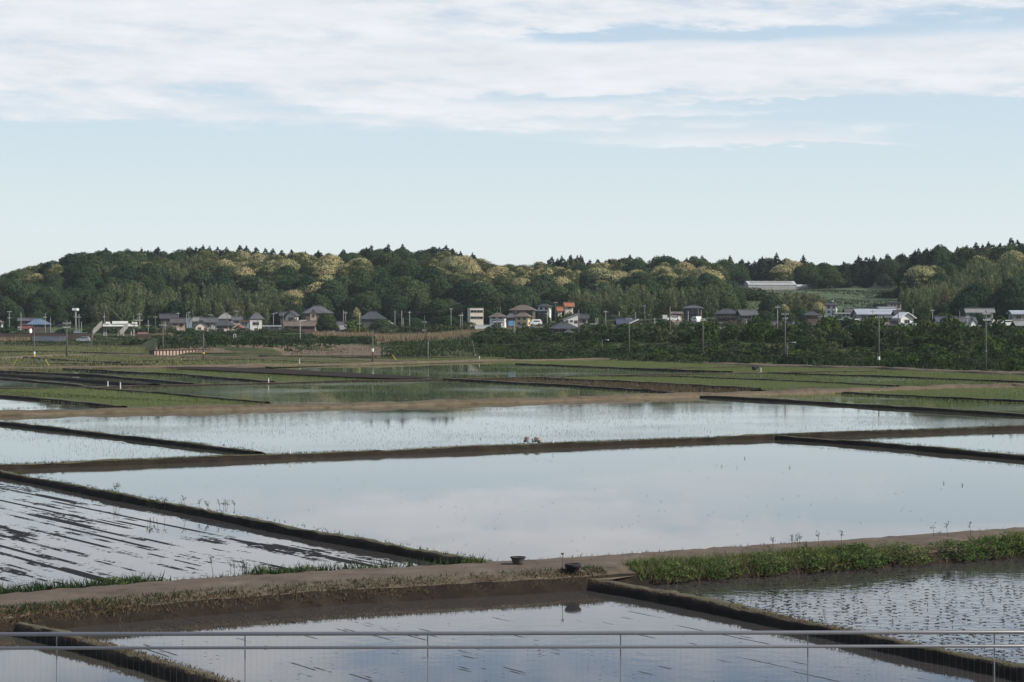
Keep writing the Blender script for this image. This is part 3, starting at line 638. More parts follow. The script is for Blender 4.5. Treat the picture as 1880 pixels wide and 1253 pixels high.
for i in range(4):
    r = random.Random(200 + i)
    V, mi = cards(round_lobes(r, 11, 9.0, 1.2, 26), 12.0, .48, flower=(1.0, .85, .92, .7)[i], seed=20 + i, fl_low=(.2, .3, .24, .3)[i], jit=.36)
    proto('flowering_tree', i, V, mi, [M['oak_leaf'], M['blossom']], trunk_mesh('trunk', 7, .36, 6, M['bark'], 30 + i))
for i in range(4):
    r = random.Random(300 + i); L = []
    hh = 13.0; k = 9
    for j in range(k):
        f = j / (k - 1); z = 2.2 + (hh - 2.6) * f; q = (2.5 * (1 - f) ** .75 + .38) * r.uniform(.85, 1.12)
        L.append((r.uniform(-.2, .2), r.uniform(-.2, .2), z, q * 1.12, q * 1.12, (hh / k) * 1.25))
    V, mi = cards(L, 7.5, .72, up=-.1, jit=.5, seed=40 + i)
    proto('cedar_tree', i, V, mi, [M['cedar']], trunk_mesh('trunk', 10, .24, 0, M['bark'], 50 + i))
for i in range(4):
    r = random.Random(400 + i); L = []; m = MB()
    for j in range(13):
        a = r.uniform(0, 6.28); q = r.uniform(0, 3.4); x, y = math.cos(a) * q, math.sin(a) * q; hh = r.uniform(7, 10.5); ln = r.uniform(.2, 1.1); la = r.uniform(0, 6.28)
        m.tube((x, y, -.6), (x + math.cos(la) * ln * .5, y + math.sin(la) * ln * .5, hh * .8), .07, .04, 5)
        for g in range(4):
            f = .38 + .2 * g; w = (.95, 1.05, .8, .42)[g] * r.uniform(.8, 1.15)
            L.append((x + math.cos(la) * ln * f * f, y + math.sin(la) * ln * f * f, hh * f, w, w, hh * .14))
    V, mi = cards(L, 3.4, .62, tall=2.3, jit=.8, seed=60 + i)
    tm = bpy.data.meshes.new('culms'); tm.from_pydata(m.v, [], m.f); tm.materials.append(M['culm'])
    proto('bamboo_clump', i, V, mi, [M['bamboo']], tm)
def shrub_proto(kind, mats, n0, flower=0.0, dens=9, size=.42):
    for i in range(4):
        r = random.Random(n0 + i); L = [(0, 0, .9, 1.5, 1.5, .9)]
        for j in range(9):
            a = j * 2.4 + r.uniform(-.5, .5); q = math.sqrt((j + .5) / 9) * 1.55; s = r.uniform(.5, .85)
            L.append((math.cos(a) * q, math.sin(a) * q, 1.75 - .32 * q * q + r.uniform(-.2, .3), s, s, s * .75))
        for j in range(7):
            a = j * .9 + r.uniform(-.2, .2); L.append((math.cos(a) * 1.55, math.sin(a) * 1.55, .45, .7, .7, .5))
        V, mi = cards(L, dens, size, flower=flower, seed=n0 + i)
        proto(kind, i, V, mi, mats, trunk_mesh('trunk', 1.6, .09, 4, M['bark'], n0 + i))
shrub_proto('shrub', [M['shrub']], 500)
shrub_proto('fresh_shrub', [M['fresh']], 540)
shrub_proto('yellow_shrub', [M['fresh'], M['yellow_leaf']], 580, .75)
shrub_proto('roadside_bush', [M['weed']], 620, 0, 34, .17)
NAMES = {'broadleaf_tree': 'tree', 'flowering_tree': 'tree', 'cedar_tree': 'conifer', 'bamboo_clump': 'bamboo', 'shrub': 'shrub', 'fresh_shrub': 'shrub', 'yellow_shrub': 'shrub', 'roadside_bush': 'bush'}
NOM = {'broadleaf_tree': (10, 9.2), 'flowering_tree': (11, 9.4), 'cedar_tree': (5, 14.4), 'bamboo_clump': (8, 11), 'shrub': (4.4, 2.6), 'fresh_shrub': (4.4, 2.6), 'yellow_shrub': (4.4, 2.6), 'roadside_bush': (4.4, 2.6)}
NPLANT = {}
def plant(kind, x, y, z, w, h, label, group, rz=None):
    v = PROTO[kind]; cm, tm = v[RNG.randrange(len(v))]
    nw, nh = NOM[kind]; name = 'shrub' if kind.endswith('shrub') else kind
    o = thing(name, label, NAMES[kind], (x, y, z), RNG.uniform(0, 6.28) if rz is None else rz, group)
    o.scale = (w / nw, w / nw, h / nh)
    link(bpy.data.objects.new('trunk' if kind != 'bamboo_clump' else 'culms', tm), o)
    link(bpy.data.objects.new('crown', cm), o)
    NPLANT[kind] = NPLANT.get(kind, 0) + 1
    return o

SKY_P = [(-400, 545), (0, 500), (30, 492), (60, 483), (100, 468), (150, 458), (190, 455), (280, 456), (340, 452), (420, 452), (500, 458), (560, 460), (630, 458), (700, 451), (760, 452), (800, 450), (850, 458), (890, 474), (920, 480), (1000, 475), (1050, 470), (1090, 476), (1150, 468), (1200, 465), (1290, 468), (1310, 476), (1400, 471), (1430, 467), (1500, 478), (1560, 479), (1600, 471), (1660, 464), (1700, 451), (1740, 444), (1800, 448), (1860, 440), (1900, 441), (2300, 440)]
def skyl(px): return float(np.interp(px, [p[0] for p in SKY_P], [p[1] for p in SKY_P]))
CHI = [(470, 483, 103, 20), (425, 480, 50, 15), (622, 500, 67, 20), (594, 515, 24, 32), (820, 495, 46, 24), (872, 505, 48, 31), (950, 498, 79, 23), (1032, 508, 37, 18), (1108, 502, 37, 19), (1240, 508, 84, 13), (530, 545, 21, 11), (75, 503, 42, 12), (270, 487, 15, 12), (1445, 497, 15, 21), (1815, 490, 19, 8), (1700, 512, 18, 21), (1865, 480, 15, 5), (690, 550, 19, 9), (655, 505, 21, 14), (560, 485, 19, 12), (175, 548, 9, 7)]
BAM = [(430, 556, 72, 27), (255, 556, 66, 32), (345, 497, 34, 22), (962, 484, 58, 7), (1040, 496, 30, 14), (1112, 553, 55, 26), (1240, 555, 72, 19), (490, 560, 20, 28), (200, 500, 22, 12)]
CED = [(840, 468, 52, 15), (1445, 490, 48, 22), (1690, 505, 30, 34), (1790, 465, 60, 22), (1590, 500, 60, 20), (1385, 495, 30, 16), (740, 460, 60, 8)]
def inell(lst, x, y): return any(((x - a) / rx) ** 2 + ((y - b) / ry) ** 2 < 1 for a, b, rx, ry in lst)
REG = [(-999, 60, 'at the far left end of the hill'), (60, 165, 'above the blue roof'), (165, 275, 'above the white footbridge'), (275, 390, 'above the dark roofs beside the station'),
       (390, 505, 'above the white boxy building'), (505, 630, 'above the large hip-roofed farmhouse'), (630, 760, 'above the wide thatch-like roof'), (760, 850, 'above the long temple-like roof'),
       (850, 930, 'above the cream two-storey building'), (930, 1030, 'above the brown hip-roofed house'), (1030, 1120, 'above the orange roofs'), (1120, 1230, 'right of the dark gap in the bamboo'),
       (1230, 1330, 'above the dark three-floor house'), (1330, 1420, 'at the left end of the greenhouse'), (1420, 1500, 'behind the greenhouse'), (1500, 1600, 'behind the terraced grass slope'),
       (1600, 1680, 'right of the terraced grass slope'), (1680, 1780, 'above the white gabled house at right'), (1780, 2999, 'at the right end of the hill')]
def region(px):
    for a, b, t in REG:
        if a <= px < b: return t
WHAT = {'broadleaf_tree': 'round dark green tree', 'flowering_tree': 'cream-blossomed round tree', 'cedar_tree': 'dark pointed cedar', 'bamboo_clump': 'feathery yellow-green bamboo clump'}
def slope_word(f): return 'low on the slope' if f < .3 else ('halfway up the slope' if f < .7 else ('high on the slope' if f < .95 else 'on the skyline'))
def hill_tree(kind, px, d, w, h, f):
    x = XX(px, d); z = terr_px(px, d)
    lab = f"{WHAT[kind]} {slope_word(f)} {region(px)}"
    plant(kind, x, d, z - .3, w, h, lab, WHAT[kind] + 's on the hill ' + region(px))
def clearing(px, d):
    if 1322 < px < 1660 and 690 < d < 886:
        return not (1322 <= px < 1352 and d < 800)
    return False
# slopes, row by row from the foot to the crest
for row in range(15):
    px = -60 + RNG.uniform(0, 25)
    while px < 1960:
        d0 = foot_d(px); d1 = crest_d(px); n = 13 if px < 1660 else 15
        f = row / (n - 1)
        d = d0 + 8 + (d1 - d0 - 2) * f + RNG.uniform(-4, 4); pj = px + RNG.uniform(-9, 9)
        if f <= 1.001 and not clearing(pj, d):
            z = terr_px(pj, d); yc = HY - (z + 7.0 - CH) / d * F
            low_right = pj > 1672 and d < 745 and yc > 470 + max(0, (1870 - pj) * .33)
            if inell(CHI, pj, yc): k = 'flowering_tree'
            elif inell(BAM, pj, yc): k = 'bamboo_clump'
            elif low_right: k = 'bamboo_clump' if (yc < 560 - (pj - 1670) * .16) else 'broadleaf_tree'
            elif (inell(CED, pj, yc) and RNG.random() < .6) or RNG.random() < .04: k = 'cedar_tree'
            else: k = 'broadleaf_tree'
            ys = skyl(pj); room = HY - 0 - ys
            hmax = ZZ(ys + RNG.uniform(0, 7), d) - z
            if k == 'broadleaf_tree': w = RNG.choice([7.5, 9, 10.5, 12, 14]) * RNG.uniform(.92, 1.08); h = w * RNG.uniform(.82, 1.0)
            elif k == 'flowering_tree': w = RNG.uniform(10, 13.5); h = w * RNG.uniform(.8, .95)
            elif k == 'cedar_tree': w = RNG.uniform(5.2, 7); h = RNG.uniform(10, 13)
            else: w = RNG.uniform(8.5, 11); h = RNG.uniform(8.5, 11.5)
            h = min(h, max(hmax, 4.0))
            if f > .93: h = max(h, min(hmax, 13))
            hill_tree(k, pj, d, w, h, f)
        step = 38 if px < 1660 else 47
        px += step * RNG.uniform(.82, 1.18) * (1.0 if row < n - 1 else .8)
# more cedars along the crest
for a, b in [(338, 600), (780, 892), (1005, 1165), (1330, 1680), (1775, 1930)]:
    px = a
    while px < b:
        d = crest_d(px) + RNG.uniform(-6, 12); z = terr_px(px, d); h = min(max(ZZ(skyl(px) + RNG.uniform(3, 11), d) - z, 6), 14)
        hill_tree('cedar_tree', px, d, RNG.uniform(6.5, 9), h, 1.0); px += RNG.uniform(11, 19)
# skyline cedars, each at its own peak
for px, yt in [(128, 461), (195, 450), (259, 451), (289, 448), (359, 451), (372, 447), (384, 449), (400, 450), (415, 451), (440, 447), (452, 448), (470, 451), (488, 453), (500, 454), (518, 457), (535, 455), (560, 459), (585, 457), (630, 455), (672, 452), (681, 448), (712, 446), (740, 446), (795, 452), (806, 451), (818, 447), (830, 454), (845, 459), (868, 461), (1012, 468), (1023, 472), (1032, 467), (1047, 465), (1060, 466), (1067, 466), (1082, 475), (1098, 473), (1118, 473), (1138, 473), (1156, 465), (1218, 465), (1290, 467), (1340, 467), (1400, 468), (1425, 462), (1441, 471), (1475, 466), (1577, 466), (1590, 469), (1604, 467), (1630, 463), (1657, 462), (1678, 459), (1700, 452), (1793, 443), (1803, 446), (1816, 441), (1857, 433), (1868, 437), (1888, 438), (20, 494), (45, 487), (75, 477)]:
    d = crest_d(px) + 4; z = terr_px(px, d); h = min(max(ZZ(yt + (3.5 if px < 335 else 1.5), d) - z, 6), 17)
    hill_tree('cedar_tree', px, d, RNG.uniform(6.2, 8.2), h, 1.0)

# shrub bank along the paddies at the right: overlapping rows
BANKG = 'shrubs overgrowing the bank behind the poles'
def bank_where(px):
    for a, b, t in [(800, 1000, 'left of the dark hip-roofed house'), (1000, 1130, 'below the dark hip-roofed house'), (1130, 1260, 'between the lamp post and the braced pole'), (1260, 1400, 'near the pole with the white band'),
                    (1400, 1520, 'near the paired poles'), (1520, 1640, 'below the ribbed grey container'), (1640, 1760, 'below the white gabled barn'), (1760, 2200, 'at the right edge of the view')]:
        if a <= px < b: return t
rowsB = [(9, 4.4, 1.9), (17, 5.6, 2.9), (27, 6.2, 3.3), (52, 7.0, 4.6), (70, 6.4, 4.6), (90, 6.6, 4.6)]
for ri, (off, w, h) in enumerate(rowsB):
    px = 880 + RNG.uniform(0, 20) + (ri in (0,)) * 10
    while px < 1960:
        de = float(np.interp(px, _tp, _tt[:, 0, 0])); d = de + off + RNG.uniform(-3, 3)
        g = min(1, max(0, (px - 880) / 600)); hh = h * (.55 + .45 * g) * RNG.uniform(.7, 1.3)
        if ri == 1 and px < 1300: hh *= .8
        if True:
            z = terr_px(px, d)
            kd, wd = RNG.choice([('shrub', 'dark shrub')] * 5 + [('fresh_shrub', 'pale green shrub')])
            plant(kd, XX(px, d), d, z - .15, w * RNG.uniform(.7, 1.25), hh * RNG.uniform(.85, 1.15),
                  f"{wd} {('low on', 'midway up', 'atop')[min(2, ri // 2)]} the bank {bank_where(px)}", wd + 's on the bank behind the poles ' + bank_where(px))
        px += w * RNG.uniform(.62, .85) * F / d * 1.05
# hedge and scrub in front of the village at left
def scrub(kind, px, ytop, ybase, d, wpx, label, group=None):
    z = ZZ(ybase, d); h = (ybase - ytop) * d / F; w = wpx * d / F
    z = min(z, terr_px(px, d) + .1) if kind != 'broadleaf_tree' else z
    z0 = terr_px(px, d); h = ZZ(ytop, d) - z0
    return plant(kind, XX(px, d), d, z0 - .1, w, max(h, .8), label, group)
px = 235
while px < 690:
    d = (626 + RNG.uniform(-8, 8)) if px < 292 else (532 + RNG.uniform(-10, 8) if px < 520 else 552 + RNG.uniform(-8, 6))
    yt = (620 if px < 300 else 611) if px < 500 else 616
    scrub('shrub', px, yt + RNG.uniform(-4, 5), 634, d, RNG.uniform(24, 36), 'dark hedge shrub behind the plank retaining fence' if px < 470 else 'dark hedge shrub between the village and the brown mound', 'dark hedge shrubs before the village')
    px += RNG.uniform(13, 21)
px = 262
while px < 560:
    scrub('shrub', px, 602 + RNG.uniform(-5, 4), 615, 672 + RNG.uniform(-10, 10), RNG.uniform(22, 34), 'dark garden shrub in front of the tiled houses beside the station' if px < 430 else 'green garden shrub below the white boxy building', 'garden shrubs before the left houses')
    px += RNG.uniform(15, 24)
for px, yt, yb, d, w, k, lab in [
        (600, 573, 612, 668, 42, 'broadleaf_tree', 'large round dark tree in front of the village sheds'), (655, 563, 615, 668, 20, 'flowering_tree', 'small yellow-topped tree beside a pole in the village'),
        (650, 583, 614, 662, 44, 'fresh_shrub', 'pale green loose bush under the yellow-topped tree'), (645, 600, 614, 655, 26, 'yellow_shrub', 'yellow-flowering low bush left of the pole'), (672, 601, 614, 656, 22, 'yellow_shrub', 'yellow-flowering low bush right of the pole'),
        (715, 594, 622, 640, 52, 'shrub', 'rounded green willow-like bush behind the tan reeds'), (750, 592, 622, 640, 46, 'shrub', 'rounded green bush behind the reeds and thin poles'), (700, 598, 622, 632, 34, 'shrub', 'low green bush at the end of the reeds'),
        (800, 592, 625, 630, 56, 'shrub', 'wide green bush drooping over the tan reeds'), (828, 594, 624, 626, 52, 'shrub', 'wide green bush below the cream building'), (775, 597, 622, 645, 40, 'shrub', 'green bush right of the wooden pole'),
        (880, 602, 622, 640, 50, 'shrub', 'dull green bush below the white-walled house'), (905, 596, 622, 560, 44, 'shrub', 'dark dense bush at the end of the reeds by the pole'), (925, 600, 628, 552, 46, 'shrub', 'dark dense bush under the blue sign'), (860, 588, 600, 700, 34, 'shrub', 'round shrub at the foot of the cream building'),
        (760, 583, 605, 690, 60, 'broadleaf_tree', 'dark tree behind the thin poles'), (700, 585, 605, 700, 50, 'broadleaf_tree', 'dark tree right of the wide thatch-like roof'), (820, 578, 606, 700, 60, 'broadleaf_tree', 'dark tree left of the cream building'),
        (20, 597, 617, 690, 50, 'shrub', 'green bush at the far left below the red roof'), (-8, 594, 617, 690, 50, 'shrub', 'green bush at the left edge'), (42, 603, 617, 680, 34, 'shrub', 'green bush beside the grey embankment wall'), (120, 600, 614, 715, 50, 'shrub', 'dark bush behind the railway platform at left'), (75, 593, 612, 715, 26, 'shrub', 'dark bush in front of the blue roof'),
        (1000, 590, 606, 600, 40, 'shrub', 'green bush between the cream house and the dark hip roof'), (985, 598, 612, 560, 44, 'shrub', 'green bush below the pale stone wall'), (1085, 588, 616, 545, 56, 'fresh_shrub', 'pale green tree-like bush by the wooden pole'), (1075, 594, 620, 535, 46, 'shrub', 'green bush right of the dark hip-roofed house'),
        (1150, 594, 606, 530, 62, 'yellow_shrub', 'yellow-green bush before the navy roof'), (1170, 592, 606, 535, 30, 'yellow_shrub', 'rounded yellow bush at the end of the navy roof'), (1125, 598, 612, 530, 40, 'fresh_shrub', 'light green bush left of the navy roof'),
        (1148, 570, 592, 640, 36, 'fresh_shrub', 'light green tree behind the navy roof'), (1190, 588, 606, 560, 40, 'shrub', 'green bush left of the white sign board'), (1215, 592, 606, 545, 40, 'shrub', 'green bush below the white sign board'), (1100, 582, 604, 620, 46, 'broadleaf_tree', 'dark tree right of the white gable wall'), (1078, 552, 590, 680, 56, 'broadleaf_tree', 'dark tree behind the white gable wall'),
        (1405, 570, 592, 600, 44, 'broadleaf_tree', 'dark tree beside the low dark roof'), (1440, 568, 590, 620, 48, 'broadleaf_tree', 'green tree behind the tall pole with a lamp arm'), (1440, 557, 588, 622, 24, 'flowering_tree', 'small tree with a cream-flowered top by the tall pole'), (1470, 560, 588, 630, 44, 'broadleaf_tree', 'green tree left of the cream-flowered one'),
        (1503, 552, 582, 640, 30, 'flowering_tree', 'cream-flowered tree beside the two-storey house'), (1520, 590, 604, 500, 44, 'shrub', 'dark rounded bush left of the ribbed container'), (1535, 575, 590, 600, 36, 'shrub', 'green garden bush below the two-storey house'), (1380, 593, 604, 540, 36, 'shrub', 'green bush before the dark roofed houses'),
        (1700, 586, 606, 470, 60, 'fresh_shrub', 'wide yellow-green bush before the navy gabled roof'), (1722, 590, 606, 462, 46, 'fresh_shrub', 'yellow-green bush beside the grey-roofed house'), (1685, 572, 590, 590, 46, 'broadleaf_tree', 'dark tree behind the yellow-green bushes'), (1735, 568, 585, 600, 50, 'fresh_shrub', 'light green bush behind the navy gabled roof'), (1795, 575, 604, 520, 40, 'broadleaf_tree', 'dark tree behind the tall right pole'), (1835, 585, 604, 510, 46, 'shrub', 'dark bush behind the white cars'), (1865, 580, 598, 560, 34, 'shrub', 'reddish dark bush before the grey roof at the right edge'), (1862, 596, 612, 470, 44, 'shrub', 'dark bush below the small grey roof at the right edge'),
        (1340, 585, 600, 560, 36, 'shrub', 'green bush below the dark hip-roofed house'), (910, 592, 606, 655, 34, 'shrub', 'dark bush under the white-walled two-storey house'), (960, 592, 606, 600, 30, 'shrub', 'dark bush at the foot of the yellow-cream house'), (1000, 575, 590, 670, 34, 'shrub', 'dark bush below the small white-walled house'), (1030, 588, 602, 590, 30, 'shrub', 'dark bush left of the white sloping gable'), (1255, 588, 600, 585, 30, 'shrub', 'dark bush at the left of the carport'), (1330, 590, 602, 585, 44, 'shrub', 'wide bush under the dark hip-roofed house'), (1362, 588, 602, 575, 36, 'shrub', 'bush before the dark open barn'), (1046, 566, 578, 690, 26, 'fresh_shrub', 'yellow-green bush hiding the wall under the upper orange roof'), (1030, 572, 584, 680, 26, 'shrub', 'green bush under the lower orange roof'), (1300, 588, 600, 575, 34, 'shrub', 'green bush right of the carport'), (1590, 578, 590, 570, 30, 'shrub', 'green bush before the silver roof')]:
    scrub(k, px, yt, yb, d, w, lab)
for px in range(165, 290, 14):
    scrub('shrub', px + RNG.uniform(-4, 4), 596 + RNG.uniform(-5, 5), 612, 735 + RNG.uniform(-8, 8), RNG.uniform(26, 36), 'dark bush in the shade behind the footbridge', 'dark bushes behind the footbridge')
# scrub on the terrace round the greenhouse
for px, d, w, h, k, lab in [(1375, 800, 20, 5.2, 'shrub', 'large dome-shaped bush below the greenhouse'), (1345, 812, 15, 5.0, 'shrub', 'wide dark bush left of the dome-shaped bush'), (1322, 806, 15, 5.2, 'shrub', 'dark bush at the left end of the terrace'), (1398, 795, 12, 4.2, 'shrub', 'dark bush beside the bare bank of the greenhouse'),
                            (1430, 720, 11, 7.6, 'bamboo_clump', 'bamboo clump before the bare bank of the greenhouse'), (1452, 716, 11, 7.8, 'bamboo_clump', 'brownish bamboo clump left of the dark firs'), (1476, 722, 12, 8, 'bamboo_clump', 'dark bamboo clump below the polytunnel'), (1500, 722, 11, 7.5, 'bamboo_clump', 'pale bamboo clump at the foot of the grass slope'), (1415, 715, 9, 8, 'broadleaf_tree', 'dark tree under the bare bank'),
                            (1502, 884, 9, 6, 'broadleaf_tree', 'dark tree at the end of the polytunnel'), (1524, 886, 12, 8.5, 'broadleaf_tree', 'dark tree right of the polytunnel'), (1638, 800, 12, 3.0, 'shrub', 'dark scrub at the corner of the grass slope')]:
    plant(k, XX(px, d), d, terr_px(px, d) - .2, w, h, lab, None)
# bushes along the road
for px, py, w, h, z, lab in [(60, 1101, .9, .55, .35, 'low green bush at the left end of the road verge'), (165, 1091, 1.5, .75, .3, 'green bush on the far verge left of the dense pair'), (250, 1084, 1.6, .95, .3, 'dense dark bush on the far verge of the road'), (295, 1080, 1.5, .95, .3, 'dense dark bush beside the furrowed paddy'), (335, 1076, 1.1, .7, .3, 'small green bush right of the dense pair'), (535, 1058, .9, 1.0, .3, 'upright weedy bush on the far verge'), (575, 1056, 1.2, .8, .3, 'green bush where the furrows end'), (625, 1052, 1.6, .8, .3, 'broad green bush beside the last furrows'), (690, 1049, 1.3, .5, .3, 'low green bush near the dike end'), (740, 1046, 1.3, .5, .3, 'low spreading bush beside the road'), (872, 1036, 1.3, .75, .35, 'rounded green bush at the end of the diagonal dike'), (835, 1040, 1.3, .45, .35, 'low green bush left of the rounded one'),
                             (1160, 1058, 2.0, .85, .1, 'bright green bush at the start of the weedy bank'), (1240, 1050, 2.0, .9, .1, 'green bush on the weedy bank right of the ramp'), (1330, 1040, 2.0, .95, .15, 'leafy bush on the weedy bank below the tall stalks'), (1420, 1034, 2.2, 1.1, .15, 'dark green bush below the tall seeding stalks'), (1500, 1026, 2.4, 1.25, .15, 'tallest bush on the weedy bank'), (1590, 1018, 2.2, 1.0, .15, 'leafy bush right of the tallest one'), (1680, 1010, 2.2, 1.0, .15, 'leafy green bush on the bank near the right edge'), (1745, 1004, 2.0, 1.1, .15, 'round green bush near the right edge'), (1800, 1000, 2.2, 1.2, .15, 'dark round bush casting the last reflection'), (1860, 996, 2.0, .9, .2, 'rust-tinged bush at the right edge of the bank')]:
    rx = 2.15 if px > 1100 else -2.3
    ry = float(np.interp(px, [r[0] for r in ROAD], [r[1] for r in ROAD])); x, y = PT(px, ry, RD); x += DB[0] * -rx; y += DB[1] * -rx
    if 'dike' in lab: x, y = PT(px, py, z)
    plant('roadside_bush', x, y, .05 if rx > 0 else .15, w * 1.25, h * .72 + (.15 if rx > 0 else 0), lab, None)
# tan reed belt behind the mound
def reed_belt(pxa, pxb, da, db, hh, label):
    terrain_tufts('reeds', [(pxa, da), (pxb, da), (pxb, db), (pxa, db)], 3.2, hh * .8, .22, M['reed'], label, 'reeds', .35, 0.0, 16000)
reed_belt(575, 700, 622, 640, 1.7, 'dry tan reeds behind the dark hedge shrubs')
reed_belt(690, 940, 575, 612, 1.9, 'long belt of dry tan reeds behind the white boards')
reed_belt(-30, 55, 655, 668, 1.6, 'dry tan reeds at the far left edge')
reed_belt(240, 320, 640, 648, 1.2, 'dry reddish grass in front of the station')
# ---- buildings -----------------------------------------------------------------------------------
def window(root, x, z, w, h, face, half, pane=None):
    """a framed window on a wall: face 'f' front, 'r' right, 'l' left; half = distance of that wall from the centre"""
    m = MB(); p = MB(); t = .06
    def put(b, cx, cz, sx, sz, out, th):
        if face == 'f': b.box((cx, -half - out, cz), (sx, th, sz))
        elif face == 'r': b.box((half + out, cx, cz), (th, sx, sz))
        else: b.box((-half - out, cx, cz), (th, sx, sz))
    for dx, sz in ((-w / 2, h + t), (w / 2, h + t), (0, h)): put(m, x + dx, z, t, sz, .05, .08)
    for dz in (-h / 2, h / 2): put(m, x, z + dz, w - t, t, .047, .074)
    f = m.build('window', M['frame'], root)
    put(p, x, z, w - t * .5, h - t * .5, .02, .03); p.build('pane', M[pane or 'glass'], f)
def roof_mesh(m, kind, w, d, ze, zp, o):
    a, b = w / 2 + o, d / 2 + o; t = .18
    if kind == 'hip':
        r = max(a - b, a * .22) if a >= b else a * .12
        q = 0 if a >= b else (b - a) * .9
        if a >= b: top = [(-r, 0, zp), (r, 0, zp)]
        else: top = [(0, -q, zp), (0, q, zp)]
        vs = [(-a, -b, ze), (a, -b, ze), (a, b, ze), (-a, b, ze)] + top
        if a >= b: fs = [(0, 1, 5, 4), (1, 2, 5), (2, 3, 4, 5), (3, 0, 4)]
        else: fs = [(0, 1, 4), (1, 2, 5, 4), (2, 3, 5), (3, 0, 4, 5)]
        vs += [(x, y, ze - t) for x, y, _ in vs[:4]]
        fs += [(0, 6, 7, 1), (1, 7, 8, 2), (2, 8, 9, 3), (3, 9, 6, 0), (9, 8, 7, 6)]
        m.add(vs, fs)
    elif kind in ('gable', 'front', 'barrel'):
        n = 2 if kind != 'barrel' else 8
        prof = []
        L, hs = (b, a) if kind != 'front' else (a, b)
        for i in range(n + 1):
            u = -1 + 2 * i / n
            prof.append((u * L, ze + (zp - ze) * ((1 - abs(u)) if n == 2 else math.sqrt(max(0, 1 - u * u)))))
        vs = []
        for s in (-hs, hs):
            for u, z in prof: vs.append((s, u, z) if kind != 'front' else (u, -s, z))
            for u, z in prof: vs.append((s, u, z - t) if kind != 'front' else (u, -s, z - t))
        k = n + 1; fs = []
        for i in range(n):
            fs.append((i, 2 * k + i, 2 * k + i + 1, i + 1)); fs.append((k + i + 1, 3 * k + i + 1, 3 * k + i, k + i))
            fs.append((i, i + 1, k + i + 1, k + i)); fs.append((2 * k + i + 1, 2 * k + i, 3 * k + i, 3 * k + i + 1))
        fs += [(0, k, 3 * k, 2 * k), (n, 2 * k + n, 3 * k + n, k + n)]
        m.add(vs, fs)
    elif kind in ('mono', 'monoback', 'monol'):
        za = {'mono': (ze, zp, zp, ze), 'monol': (zp, ze, ze, zp), 'monoback': (ze, ze, zp, zp)}[kind]
        c = [(-a, -b), (a, -b), (a, b), (-a, b)]
        vs = [(x, y, z) for (x, y), z in zip(c, za)] + [(x, y, z - t) for (x, y), z in zip(c, za)]
        m.add(vs, [(0, 1, 2, 3), (7, 6, 5, 4), (0, 4, 5, 1), (1, 5, 6, 2), (2, 6, 7, 3), (3, 7, 4, 0)])
    else:
        m.box((0, 0, (ze + zp) / 2 + .004), (2 * a, 2 * b, max(zp - ze, .15)))
def wall_mesh(m, kind, w, d, z0, ze, zp):
    a, b = w / 2, d / 2
    if kind in ('mono', 'monol', 'monoback'):
        e = ze - .19; p = zp - .19
        za = {'mono': (e, p, p, e), 'monol': (p, e, e, p), 'monoback': (e, e, p, p)}[kind]
        c = [(-a, -b), (a, -b), (a, b), (-a, b)]
        m.add([(x, y, z0) for x, y in c] + [(x, y, z) for (x, y), z in zip(c, za)], [(0, 1, 5, 4), (1, 2, 6, 5), (2, 3, 7, 6), (3, 0, 4, 7), (4, 5, 6, 7)]); return
    zt = ze - (.19 if kind != 'flat' else 0.0)
    m.box((0, 0, (z0 + zt) / 2), (w, d, zt - z0))
    if kind in ('gable', 'front', 'barrel'):
        n = 2 if kind != 'barrel' else 8
        L, hs = (b, a) if kind != 'front' else (a, b); L2 = L
        prof = [((-1 + 2 * i / n) * L2, zt + (zp - ze) * .97 * ((1 - abs(-1 + 2 * i / n)) if n == 2 else math.sqrt(max(0, 1 - (-1 + 2 * i / n) ** 2)))) for i in range(n + 1)]
        for s in (-hs, hs):
            vs = []
            for o in (0, .12):
                q = s - math.copysign(o, s)
                vs += [((q, u, z) if kind != 'front' else (u, q, z)) for u, z in prof]
            k = n + 1
            m.add(vs, [tuple(range(k)), tuple(range(2 * k - 1, k - 1, -1))])
